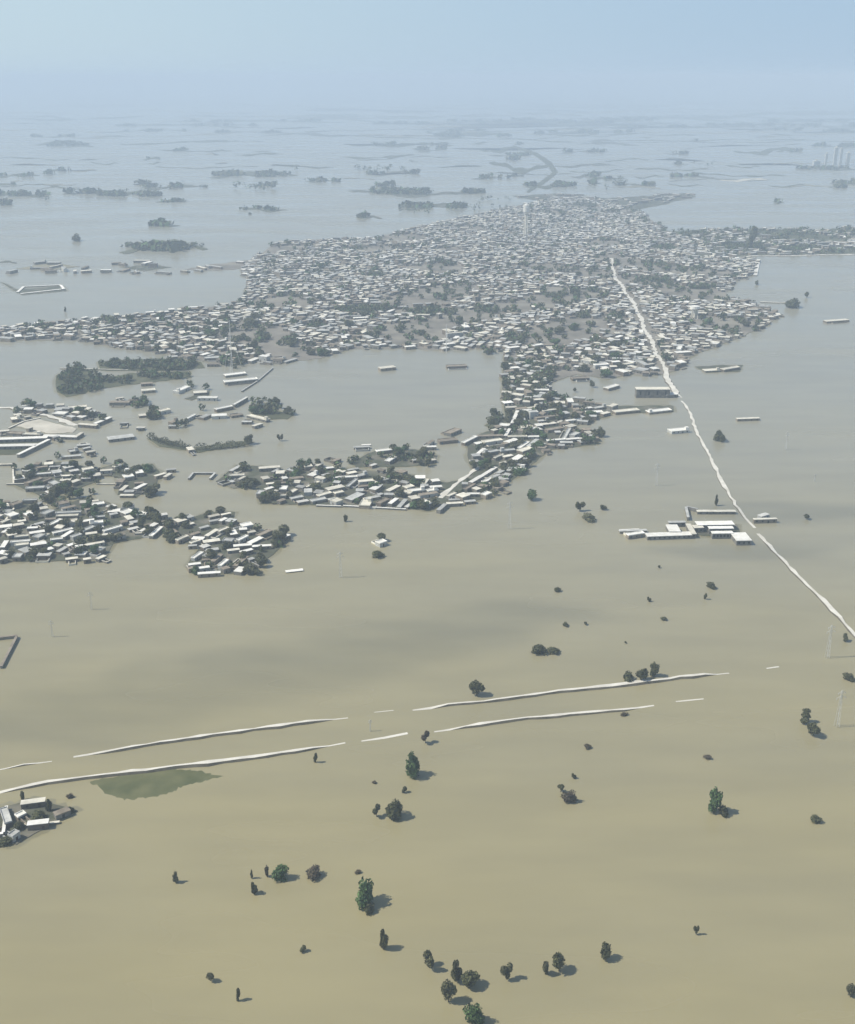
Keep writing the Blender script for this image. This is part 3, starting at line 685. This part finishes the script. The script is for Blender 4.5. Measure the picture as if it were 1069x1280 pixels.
building('gatehouse', 'narrow upright white hut in the middle of the compound', 'gatehouse', (866,664), [('roof', sc(560,255,590,255), 13, 2.6, 'cream', 1)])
building('school_shed', 'thin grey shed roof joining the compound at back left', 'shed', (845,655), [('roof', sc(410,180,520,178), 2.0, 2.6, 'grey', 3)])
building('school_shed', 'long pale strip roof at the very back of compound', 'shed', (895,641), [('roof', sc(600,106,855,106), 2.0, 1.6, 'cream', 6)])
building('school_shed', 'low grey shed at far left end of the compound', 'shed', (785,664), [('roof', sc(80,238,260,232), 1.8, 1.4, 'grey', 3)])
wallrun(C1([(520,95),(535,165)],760,620,5.345), 2.2, 1.2, 'dark upright wall at the back left of the school compound', 'grey')
wallrun(C1([(525,92),(600,108)],760,620,5.345), 2.2, .9, 'short slanting wall behind the school compound', 'grey')
def f3(x0, y0, x1, y1): return (x0/5.345, 480+y0/5.345, x1/5.345, 480+y1/5.345)
building('farm_building', 'long pale wing at the back of the walled farm court', 'farm building', (28,551), [('roof', f3(-60,376,312,362), 2.6, 2.6, 'white', 9)])
building('farm_building', 'long pale wing across the front of the walled farm court', 'farm building', (22,560), [('roof', f3(-60,420,236,414), 2.8, 2.4, 'white', 8)])
building('farm_building', 'slanting pale wing closing the farm court on the right', 'farm building', (42,558), [('roof', f3(130,472,335,372), 4.0, 2.4, 'white', 3)])
building('farm_building', 'thin white shed below the farm track, right of the court', 'shed', (74,547), [('roof', f3(285,350,510,357), 2.2, 2.0, 'white', 5)])
building('farm_building', 'white barn with tilted look at right end of farm track', 'barn', (130,528), [('roof', f3(645,266,750,222), 3.4, 2.4, 'white', 2)])
building('warehouse', 'large grey-fronted warehouse with pale roof by the road end', 'warehouse', (820,497), [('roof', (796,487,838,487), 3.0, 7.0, 'cream', 4)])
building('warehouse', 'low shed with white roof against the warehouse right side', 'warehouse', (843,497), [('roof', (833,494,848,493), 2.5, 2.4, 'white', 2)])
building('warehouse', 'long flat barn with rounded grey roof above the hedge', 'warehouse', (153,548), [('roof', (136,550,168,546), 4.5, 2.0, 'grey', 4)])

# ------------------------------------------------------------------ pylons, masts, towers
def pylon(x, y, hpx, label, arm=True, name='pylon', cat='pylon', s=1.0):
    g = P(x, y); h = hpx / (ppm(g.y) * math.cos(math.atan2(H, g.y))); r = empty(name, g, .3); prop(r, label, cat, 'pale lattice pylons in the water')
    b = MB(); w0, w1, t = h*.045*s, h*.012*s, .04+h*.0012
    for sx in (-1, 1):
        for sy in (-1, 1): b.tube((sx*w0, sy*w0, -.5), (sx*w1, sy*w1, h), t, t*.7, 4)
    n = 7
    for i in range(n):
        z0, z1 = h*i/n, h*(i+1)/n; a0 = w0+(w1-w0)*i/n; a1 = w0+(w1-w0)*(i+1)/n
        for sx, sy, ux, uy in ((-1,-1,1,-1),(1,-1,1,1),(1,1,-1,1),(-1,1,-1,-1)):
            b.tube((sx*a0, sy*a0, z0), (ux*a1, uy*a1, z1), t*.6, t*.6, 3)
    b.build('lattice_mast', M['steel'], r)
    if arm:
        for z, l in ((.93, .10), (.8, .13)):
            b = MB(); b.tube((-h*l, 0, h*z), (h*l, 0, h*z), t*.8, t*.8, 4); b.tube((-h*l, 0, h*z), (0, 0, h*(z+.05)), t*.6, t*.6, 3); b.tube((h*l, 0, h*z), (0, 0, h*(z+.05)), t*.6, t*.6, 3)
            for q in (-1, 0, 1):
                if q: b.tube((q*h*l*.95, 0, h*z), (q*h*l*.95, 0, h*(z-.04)), .12, .12, 5)
            b.build('cross_arm', M['steel'], r)
pylon(637,661,34,'faint pale pylon below the crescent village point, in open water')
pylon(820,607,28,'pale pylon in open water above the school compound')
pylon(982,562,22,'small pale pylon in open water right of the broken road')
pylon(426,722,32,'pale pylon standing on the thin dark line right of village tip')
pylon(115,762,22,'pale pylon in water below the shore village')
pylon(66,796,20,'small pale pylon beside the drowned tank at left edge')
pylon(1046,908,44,'tall pale pylon near the right edge above the twin bushes')
pylon(1034,822,40,'faint pale pylon right edge, below the broken road end')
pylon(463,914,14,'small pale mast between the two pale banks')
pylon(1018,602,9,'tiny pylon far right beside a thin shadow line')
def mast(x, y, hpx, label, rad=.35):
    g = P(x, y); h = hpx / (ppm(g.y) * math.cos(math.atan2(H, g.y))); r = empty('radio_mast', g); prop(r, label, 'mast')
    b = MB(); b.tube((0,0,-.5), (0,0,h), rad, rad*.6, 6)
    for k in range(1, 6): b.tube((0,0,h*k/6-.1), (0,0,h*k/6+.1), rad*1.8, rad*1.8, 6)
    b.build('mast_pole', M['steel'], r)
    b = MB()
    for a in (.5, 2.6, 4.7): b.tube((h*.2*math.cos(a), h*.2*math.sin(a), 0), (0,0,h*.85), .1, .1, 3)
    b.build('guy_wires', M['steel'], r)
mast(291,466,64,'tall thin pale mast at the left corner of the lagoon')
mast(558,440,34,'thin pale mast on the town shore above the lagoon')
def water_tower(x, y, hpx, label):
    g = P(x, y); h = hpx / (ppm(g.y) * math.cos(math.atan2(H, g.y))); r = empty('water_tower', g); prop(r, label, 'water tower', 'water towers rising above the town')
    b = MB()
    for sx in (-1,1):
        for sy in (-1,1): b.tube((sx*3,sy*3,-.4),(sx*2.2,sy*2.2,h*.7),.6,.5,6)
    b.tube((0,0,0),(0,0,h*.7),1.2,1.2,8); b.build('support', M['cream'], r)
    b = MB(); b.tube((0,0,h*.68),(0,0,h*.76),2.5,5,14); b.tube((0,0,h*.76),(0,0,h*.95),5,5,14); b.tube((0,0,h*.95),(0,0,h),5,1,14); b.build('tank', M['white'], r)
water_tower(657,296,40,'tall pale water tower in the middle of the far town')
water_tower(868,398,16,'small water tower right of the pale main road')
for i, (x, y, wd, hp) in enumerate([(1032,206,3,13),(1043,207,4,21),(1050,206,3,19),(1059,207,4,15),(1020,208,8,6)]):
    g = P(x, y); h = hp/(ppm(g.y)); wm2 = wd/ppm(g.y)
    r = empty('tower_block', g); prop(r, ['thin faint tower, leftmost of the row at far right','tallest faint tower of the far right row','faint tower just right of the tallest one','last short tower at right end of far row','low wide faint block left of the far towers'][i], 'tower', 'faint towers on the far right skyline')
    b = MB(); b.prism(rect(wm2, wm2*.8), -.4, h); b.build('wall', M['grey'], r)
    b = MB(); b.prism(rect(wm2*1.05, wm2*.85), h+.01, h+1.2, bottom=True); b.prism(rect(wm2*.4, wm2*.4), h+1.21, h+5); b.build('roof', M['cream'], r)

# ------------------------------------------------------------------ trees
def crown_mesh(name, lobes, n, leaf, seed, bottom=.0):
    """leaf clumps spread through several lobes: (x,y,z,rx,ry,rz)"""
    rg = random.Random(seed); b = MB()
    vol = [l[3]*l[4]*l[5] for l in lobes]; tot = sum(vol)
    for l, v_ in zip(lobes, vol):
        k = int(n*v_/tot)
        for i in range(k):
            d = Vector((rg.gauss(0,1), rg.gauss(0,1), rg.gauss(0,1))).normalized(); rr = rg.random()**.33
            if rg.random() < .65: rr = rg.uniform(.72, 1.16)
            p = Vector((l[0]+d.x*l[3]*rr, l[1]+d.y*l[4]*rr, l[2]+d.z*l[5]*rr))
            if p.z < bottom: continue
            nn = (d + Vector((rg.gauss(0,.6), rg.gauss(0,.6), rg.gauss(0,.6)))).normalized(); u = nn.orthogonal().normalized(); w_ = nn.cross(u)
            a = rg.random()*6.28; u, w_ = u*math.cos(a)+w_*math.sin(a), w_*math.cos(a)-u*math.sin(a)
            s = leaf*rg.uniform(.6, 1.4); u *= s; w_ *= s*rg.uniform(.55, 1)
            b.quad(tuple(p-u-w_*.4), tuple(p+u*.3-w_), tuple(p+u+w_*.5), tuple(p-u*.2+w_))
    return b
def trunk_mesh(lobes, r, seed, multi=False):
    rg = random.Random(seed); b = MB(); zt = min(l[2] for l in lobes)*.75
    b.tube((0,0,-.6), (rg.uniform(-.15,.15), rg.uniform(-.15,.15), zt*.6), r, r*.75, 7); b.tube((0,0,zt*.55), (0,0,zt), r*.75, r*.6, 6)
    for l in lobes: b.tube((0,0,zt*.9), (l[0]*.85, l[1]*.85, l[2]), r*.5, r*.15, 5)
    return b
def lob(kind, rg):
    j = lambda a: a + rg.uniform(-.07, .07)
    return [(j(l[0]), j(l[1]), j(l[2]), l[3]*rg.uniform(.75, 1.2), l[4]*rg.uniform(.75, 1.2), l[5]*rg.uniform(.75, 1.15)) for l in lob0(kind, rg)]
def lob0(kind, rg):
    # all forms about 1 unit high and about 1 unit wide; scaled per tree
    L = []
    if kind == 'round':
        L = [(0,0,.58,.34,.34,.32)]
        for i in range(6):
            a = rg.random()*6.28; L.append((.24*math.cos(a), .24*math.sin(a), rg.uniform(.40,.78), .20,.20,.17))
    elif kind == 'upright':
        L = [(0,0,.45,.26,.26,.30),(.05,0,.74,.20,.22,.22)]
        for i in range(6):
            a = rg.random()*6.28; L.append((.22*math.cos(a), .22*math.sin(a), rg.uniform(.25,.85), .17,.17,.14))
    elif kind == 'bushy':
        for i in range(8):
            a = rg.random()*6.28; rr = rg.uniform(0,.34); L.append((rr*math.cos(a), rr*math.sin(a), rg.uniform(.22,.6)*(1.1-rr), .24,.24,.25))
        L.append((rg.uniform(-.1,.1),0,.68,.20,.2,.26))
    elif kind == 'forked':
        L = [(-.24,0,.62,.20,.22,.22),(.22,.05,.74,.22,.22,.22),(.02,.12,.42,.18,.18,.16),(-.3,.05,.82,.12,.12,.12)]
    elif kind == 'leaning':
        L = [(0,0,.3,.22,.22,.2),(-.12,.02,.58,.26,.26,.22),(-.22,0,.82,.20,.22,.16),(.16,0,.5,.18,.2,.16)]
    return L
protos = {}
for ki, kind in enumerate(('round','upright','bushy','forked','leaning')):
    for v_ in range(3):
        rg = random.Random(100+ki*10+v_); L = lob(kind, rg)
        L6 = [(l[0]*7, l[1]*7, (l[2]-.13)*7.9, l[3]*7, l[4]*7, l[5]*7.4) for l in L]
        cb = crown_mesh('crown', L6, 1050, .38, ki*7+v_, .1); tb = trunk_mesh(L6, .3, ki)
        for mk in ('leaf_dark','leaf_green','leaf_olive','leaf_brown'):
            co = cb.build('crown', M[mk], link=False); protos[(kind, v_, mk)] = (co.data, None)
        to = tb.build('trunk', M['bark'], link=False)
        for mk in ('leaf_dark','leaf_green','leaf_olive','leaf_brown'): protos[(kind, v_, mk)] = (protos[(kind, v_, mk)][0], to.data)
MK = {'dark':'leaf_dark','green':'leaf_green','olive':'leaf_olive','brown':'leaf_brown'}
def tree(g, h, wd, kind, colour, label, group=None, name='tree'):
    r = empty(name, g, random.random()*6.28); prop(r, label, 'tree' if name == 'tree' else name, group)
    me, tm = protos[(kind, random.randrange(3), MK[colour])]
    for nm, d in (('crown', me), ('trunk', tm)):
        o = bpy.data.objects.new(nm, d); COL.objects.link(o); o.parent = r; o.scale = (wd/6.2, wd/6.2, h/6.6)
    return r
# trees standing alone in the water: x, y of the base, height px, width px, form, colour, label
T = [
(596,869,19,19,'round','dark','single dark round tree growing on the upper pale bank'),
(785,851,13,17,'bushy','dark','leftmost of three dark trees on the upper bank'),(801,850,15,17,'round','dark','middle of three dark trees on the upper bank'),
(817,845,17,13,'upright','dark','tall rightmost of three dark trees on the upper bank'),(673,816,11,22,'bushy','dark','larger of two flat dark bushes in open water'),
(692,816,8,16,'bushy','dark','smaller of two flat dark bushes in open water'),(1006,905,16,17,'leaning','dark','rear bush of the close pair at the right'),
(1016,920,17,17,'round','dark','front bush of the close pair at the right'),(394,953,12,6,'leaning','dark','thin dark shrub just below the lower bank, left of centre'),
(532,929,13,12,'forked','brown','small brown tree in the gap of the lower bank'),(517,970,30,21,'bushy','green','tall bright green bush below the bank gap'),
(505,991,7,8,'leaning','dark','tiny dark shrub right of and below the green bush'),(468,979,3,6,'bushy','brown','tiny brown tuft left of the tall green bush'),
(471,1021,13,12,'forked','dark','small forked tree left of the wide tree'),(493,1021,23,24,'bushy','dark','wide dark green tree beside the small forked one'),
(701,990,9,9,'forked','dark','small dark shrub behind the brown bush'),(712,1002,16,17,'bushy','brown','brown bush right of centre with a shrub behind'),
(718,973,6,7,'leaning','dark','tiny shrub above the brown bush'),(734,935,6,9,'bushy','brown','tiny brown shrub below the right lower bank'),
(885,948,5,10,'bushy','brown','tiny flat shrub above the tall green tree at right'),(892,1015,29,18,'upright','green','tall green tree standing alone at the right'),
(904,1018,12,15,'bushy','dark','low dark bush against the tall green tree'),(1020,1027,9,14,'bushy','dark','flat dark bush right of the tall green tree'),
(220,1103,13,8,'upright','olive','small upright olive shrub alone at the left'),(315,1098,11,4,'upright','dark','very thin dark sapling left of the green tree'),
(334,1096,14,6,'upright','brown','slim brown sapling touching the green tree'),(352,1098,20,20,'bushy','green','rounded green tree in the row at lower left'),
(318,1117,14,10,'upright','dark','small dark bush below the thin sapling'),(393,1095,13,20,'bushy','brown','brown dry bush right of the rounded green tree'),
(448,1091,4,8,'bushy','brown','tiny flat brown shrub above the large green tree'),(456,1130,35,26,'bushy','green','largest bright green tree low in the middle'),
(462,1140,12,14,'bushy','dark','low dark bush at foot of the largest green tree'),(480,1186,23,13,'upright','dark','tall oval dark tree below the largest green tree'),
(378,1190,6,10,'leaning','dark','tiny leaning shrub left of the oval tree'),(264,1226,11,10,'round','olive','small round shrub at the bottom left'),
(298,1251,14,7,'leaning','olive','small leaning shrub at the bottom left corner area'),(537,1209,18,19,'forked','olive','forked olive tree at left of the bottom cluster'),
(570,1226,23,16,'upright','dark','upright tree at centre of the bottom cluster'),(588,1233,18,24,'round','dark','round dark tree at right of the bottom cluster'),
(561,1252,26,19,'round','olive','rounded tree at lower left of the bottom cluster'),(593,1277,24,23,'bushy','green','dark green tree lowest in the bottom cluster'),
(633,1224,19,14,'forked','olive','lone tree just right of the bottom cluster'),(682,1217,16,12,'leaning','olive','left tree of the touching pair at bottom'),
(699,1214,22,18,'round','dark','right round tree of the touching pair at bottom'),(757,1199,17,15,'round','dark','round dark tree right of the touching pair'),
(870,1168,11,6,'forked','dark','bare spindly shrub at lower right'),(1064,1246,15,14,'round','olive','olive tree cut by the right edge near bottom'),
(889,735,9,12,'bushy','dark','upper of two dark shrubs in open water below the school'),(881,749,8,5,'leaning','dark','lower, thinner of two dark shrubs in water below the school'),(697,739,6,9,'bushy','dark','lone small shrub in open water mid picture'),
(824,710,4,4,'round','dark','dark speck of a shrub below the school compound'),(812,752,6,6,'leaning','dark','tiny leaning shrub in open water right of centre'),
(830,775,5,8,'bushy','dark','tiny flat shrub right of the twin specks'),(732,781,4,5,'round','dark','tiny round shrub right of a flat one'),
(707,782,5,9,'bushy','dark','tiny flat shrub above the two flat bushes'),(782,804,2.5,3,'round','dark','tiniest dark speck above the upper bank'),
(1057,802,9,9,'leaning','dark','small shrub beside the faint pylon at right edge'),(1061,850,10,14,'bushy','dark','dark bush at the right edge above the pylon'),
(725,639,12,11,'forked','dark','small forked tree behind a low mound right of crescent village'),(736,650,9,20,'bushy','olive','low olive mound of bushes right of crescent village'),
(754,637,6,9,'round','dark','small round shrub right of the olive mound'),(780,894,4,9,'bushy','brown','tiny brown shrub under the right lower bank'),
(1009,649,7,8,'round','dark','small round bush in water right of the road'),(900,551,14,17,'bushy','dark','dark bush right of the broken road'),
(895,632,14,5,'upright','dark','thin tree left of the broken road'),(477,676,11,13,'round','dark','dark tree beside a white hut in mid water'),
(472,696,9,17,'bushy','dark','dark bush below the hut in mid water'),(432,652,9,6,'upright','dark','thin tree under the crescent village wall'),
(930-580,551,9,8,'forked','dark','small forked tree in water left of the lagoon'),(311,555,12,12,'round','dark','round tree at right end of the long hedge'),
(96,301,10,15,'bushy','dark','far dark clump of trees alone at left'),(82,390,7,3,'upright','dark','far thin sapling above the western town arm'),
(29,1000,12,6,'upright','dark','thin dark tree behind the bottom left farm'),(62,1014,15,9,'upright','dark','dark upright tree among the bottom left sheds'),
(48,1023,9,20,'bushy','dark','wide dark bush among the bottom left sheds'),(88,1016,7,12,'bushy','dark','bush at right end of the bottom left farm'),
(24,1036,9,16,'bushy','dark','dark bush at the front of bottom left farm'),(8,1054,8,20,'bushy','dark','lowest dark bush of the bottom left farm'),
(88,997,6,8,'bushy','brown','faint drowned shrub right of the thin farm tree'),(743,540-0,12,0.1,'round','dark','')][:-1]
T += [(750,546,13,14,'bushy','dark','dark bush off the crescent village point'),(742,544,8,6,'round','dark','small shrub beside bush off the crescent village point'),
(617,530,13,16,'bushy','dark','domed tree at left foot of the lagoon neck'),(718,456+34,6,5,'round','dark','small shrub in cove right of the neck'),(740,484,9,7,'round','olive','olive shrub in cove right of the neck'),
(990,384,12,22,'bushy','dark','dark trees in water right of the town'),(1008,372,8,6,'round','dark','small round tree in water far right of town'),(946,356,6,5,'upright','dark','thin tree off the right shore of town'),
(313,268,3,5,'bushy','dark','far speck of trees above the town at left'),(940,312,26,14,'forked','dark','big dark tree on the far green belt')]
for x, y, h, wd, kind, colour, lab in T:
    g = P(x, y); k = ppm(g.y)
    tree(g, h/(k*math.cos(math.atan2(H, g.y)))*.98, wd/k, kind, colour, lab, 'lone trees standing in flood water')

# tree patches in the villages (crop px boxes -> photo)
PATCH = []
def patch(ox, oy, s, boxes):
    for x0, x1, y0, y1 in boxes: PATCH.append((ox+x0/s, ox+x1/s, oy+y0/s, oy+y1/s))
patch(0,560,5.345,[(110,235,150,235),(295,490,250,405),(570,700,400,465),(865,1005,425,490),(545,655,185,255),(905,1030,265,330),(890,1020,130,205),(600,642,300,350),(682,728,82,120),(760,850,105,180),
 (145,245,415,490),(65,200,565,615),(205,320,680,745),(330,400,625,690),(430,470,475,540),(500,545,315,350),(370,410,60,115),(420,530,120,170),(95,125,120,170),(520,545,530,610),(0,60,390,480),(60,110,690,745),(480,560,660,740),(610,650,700,740),(830,880,180,240),(740,860,395,440)])
patch(180,560,5.345,[(0,120,425,485),(240,292,468,505),(130,225,500,635),(600,750,225,275),(620,740,115,175),(990,1069,105,185),(775,900,320,390),(530,620,545,600),(515,600,625,680),(845,935,605,715),(905,985,575,615),
 (600,800,720,845),(440,470,700,790),(250,300,520,560),(560,590,200,230)])
patch(310,540,4.454,[(245,312,175,245),(325,410,175,228),(62,168,355,412),(440,490,255,300),(360,440,225,260),(558,612,142,185),(668,696,132,160),(730,860,100,160),(840,920,135,190),(932,990,112,160),
 (930,1040,170,200),(480,540,210,245),(690,760,275,340),(740,850,238,290),(870,1000,265,320),(900,1010,400,440),(0,40,270,320)])
patch(530,500,4.454,[(372,432,78,130),(495,640,155,205),(635,690,215,290),(560,625,300,350),(480,560,375,430),(330,420,465,540),(845,955,205,250),(240,420,360,390),(600,640,290,330),(430,470,390,450),(590,610,520,560)])
patch(0,480,5.345,[(150,240,120,190),(90,150,175,215),(490,630,165,225),(620,700,210,250),(660,750,235,265),(370,410,370,410),(930,985,100,150),(985,1050,190,245),(380,600,20,70),(890,920,100,135)])
patch(160,430,4.859,[(745,850,325,440),(840,925,345,430),(925,1015,410,440),(290,350,470,530),(355,400,250,290),(465,505,265,300),(100,190,395,470),(20,120,340,390),(560,720,60,150),(440,480,390,420)])
patch(0,0,1,[(74,100,466,494),(80,100,460,480),(92,108,456,466),(114,121,462,480),(100,130,476,490),(118,180,470,481),(165,236,466,474),(126,240,452,463),(180,252,451,463),(632,640,470,520),(660,676,450,500),(676,690,460,490),(150,255,304,312)])
for gx, gy, gw, gh in GROVES: PATCH.append((gx-gw*.8, gx+gw*.8, gy-gh*.8, gy+gh*.8))
cand = []
def add_tree(x, y, lo=4.5, hi=9, cov=1):
    g = P(x, y); h = random.uniform(lo, hi); wd = h*random.uniform(.9, 1.5)
    cand.append((g, h, wd))
for x0, x1, y0, y1 in PATCH:
    y1 = y1 - 1
    a, c = P((x0+x1)/2, y0), P((x0+x1)/2, max(y1, y0+1)); area = (x1-x0)/ppm((a.y+c.y)/2) * abs(a.y-c.y) * .785
    n = max(1, min(70, int(area/34)))
    for i in range(n):
        r_ = math.sqrt(random.random()); t = random.random()*6.28
        add_tree((x0+x1)/2+(x1-x0)/2*r_*math.cos(t), (y0+y1)/2+(y1-y0)/2*r_*math.sin(t)+1.2, 3.5, 6.5)
def fill_trees(px, dens, lo=4, hi=7.5):
    poly = [tuple(P(*p)[:2]) for p in px]; xs = [p[0] for p in poly]; ys = [p[1] for p in poly]
    n = int(abs(area2(poly))*dens); got = 0; tries = 0
    while got < n and tries < n*5:
        tries += 1; x = random.uniform(min(xs), max(xs)); y = random.uniform(min(ys), max(ys))
        if not inside(x, y, poly): continue
        o = obb(x, y, 2.5, 2.5, 0)
        if any(overlap(o, q, 0) for q in near(x, y)): continue
        h = random.uniform(lo, hi); cand.append((Vector((x, y, 0)), h, h*random.uniform(.9, 1.6))); got += 1
fill_trees(NECK, .006); fill_trees(ARM_E, .004, 3, 6); fill_trees(ARM_W, .0035, 3, 6); fill_trees(LEFT_A, .003, 3, 6); fill_trees(TIP, .003, 3, 6); fill_trees(LEFT_B, .003, 3, 6)
fill_trees(TOWN_E, .0015, 4, 8); fill_trees(TOWN_NW, .0014, 4, 8); fill_trees(TOWN_W, .003, 4, 8); fill_trees(TOWN_GREEN, .0020, 4, 9); fill_trees(ARM_N, .005, 3, 6)
cand = [t for t in cand if -20 < img(t[0])[0] < 1090]
cand.sort(key=lambda t: -t[1]*t[2]*ppm(t[0].y)**2)
KINDS = ['round','bushy','bushy','upright','forked','leaning']
NT = 230
tl = []
for g, h, wd in cand[:NT]:
    tl.append((*img(g), (g, h, wd, random.choice(KINDS), random.choice(['dark','dark','olive','green','olive']))))
def tree_look(t):
    return f"{t[4]} {'tall' if t[1] > 5.6 else 'small'} {t[3]}"
for t, lab in labelled(tl, tree_look, 'tree', 'trees'):
    g, h, wd, kind, colour = t
    tree(g, h, wd, kind, colour, lab, 'trees among the village houses')
# everything smaller: one mass of leaf clumps
b = MB(); rg = random.Random(3)
def clump(g, h, wd, k=36):
    for i in range(k):
        d = Vector((rg.gauss(0,1), rg.gauss(0,1), rg.gauss(0,1))).normalized(); rr = rg.uniform(.5, 1.05)
        p = Vector((g.x+d.x*wd/2*rr, g.y+d.y*wd/2*rr, h*.52+d.z*h*.48*rr))
        nn = (d+Vector((rg.gauss(0,.5), rg.gauss(0,.5), rg.gauss(0,.5)))).normalized(); u = nn.orthogonal().normalized(); w_ = nn.cross(u)
        s = wd*.17*rg.uniform(.6,1.3); u *= s; w_ *= s*.8
        b.quad(tuple(p-u-w_*.4), tuple(p+u*.3-w_), tuple(p+u+w_*.5), tuple(p-u*.2+w_), rg.randrange(3))
for g, h, wd in cand[NT:]: clump(g, h, wd, 34 if g.y < 1600 else 22)
for (px, th), st in zip(strip_px, STRIPS):
    x0, x1, y, th, m_ = st
    if y < 150 or (y < 215 and rs.random() < .6) or m_ in ('pale_soil', 'silt'): continue
    n = int((x1-x0)*(1.0 if th > 5 else .35)); c0 = random.random()*6; c1 = random.uniform(5, 14)
    for i in range(n):
        x = random.uniform(x0+2, x1-2); t = (x-x0)/(x1-x0)
        if math.sin(t*c1+c0) < random.uniform(-.6, .5): continue
        g = P(x, y+(random.random()-.5)*th*.7*math.sin(math.pi*t))
        h = random.uniform(3, 8)*(1+g.y/9000); clump(g, h, h*random.uniform(1.5, 5), 12)
for x0, x1, y, h, n in [(440,520,214,18,16),(285,345,237,18,14),(150,200,240,10,14),(50,66,250,10,8),(500,545,265,9,14),(560,690,262,12,26),(690,760,235,10,10),(370,380,212,16,2),(205,235,234,12,6),(750,790,228,14,6),(850,900,205,14,6),(600,640,250,10,8)]:
    for i in range(n):
        g = P(random.uniform(x0, x1), y+random.uniform(-3, 3)); hh = h*random.uniform(.6, 1.2); clump(g, hh, hh*random.uniform(.5, 1.2), 12)
prop(b.build('distant_trees', [M['leaf_dark'], M['leaf_olive'], M['leaf_green']]), 'scattered dark trees of the far town and drowned banks', 'trees', kind='stuff')
print('trees', len(cand))

# the long hedge: two stretches
def hedge(pts, hgt, wdt, label):
    pts = [P(*p) for p in pts]; o = pts[0].copy(); r = empty('hedge', o); prop(r, label, 'hedge', 'the broken long hedge in the water')
    mb = MB(); rg = random.Random(len(label)); bk = MB()
    for i in range(len(pts)-1):
        a, c = pts[i]-o, pts[i+1]-o; L = (c-a).length
        for k in range(int(L*26)):
            t = rg.random(); q = a.lerp(c, t) + Vector((rg.uniform(-.5,.5)*wdt, rg.uniform(-.5,.5)*wdt, 0)); q.z = hgt*rg.random()**.7*(.85+.25*math.sin((a.x+q.x)*.5))
            nn = Vector((rg.gauss(0,1), rg.gauss(0,1), rg.gauss(.4,1))).normalized(); u = nn.orthogonal().normalized()*.35; w_ = nn.cross(u)
            mb.quad(tuple(q-u-w_*.5), tuple(q+u*.3-w_), tuple(q+u+w_*.5), tuple(q-u*.2+w_))
        for k in range(int(L/2)):
            q = a.lerp(c, (k+.5)/int(L/2)); bk.tube((q.x, q.y, -.4), (q.x, q.y, hgt*.8), .12, .05, 4)
    mb.build('foliage', M['leaf_dark'], r); bk.build('stems', M['bark'], r)
hedge([(186,548),(205,555),(236,561)], 4.6, 4.5, 'shorter left stretch of the long dark hedge in water')
hedge([(245,563),(278,561),(312,557)], 4.8, 4.5, 'longer right stretch of the long dark hedge in water')
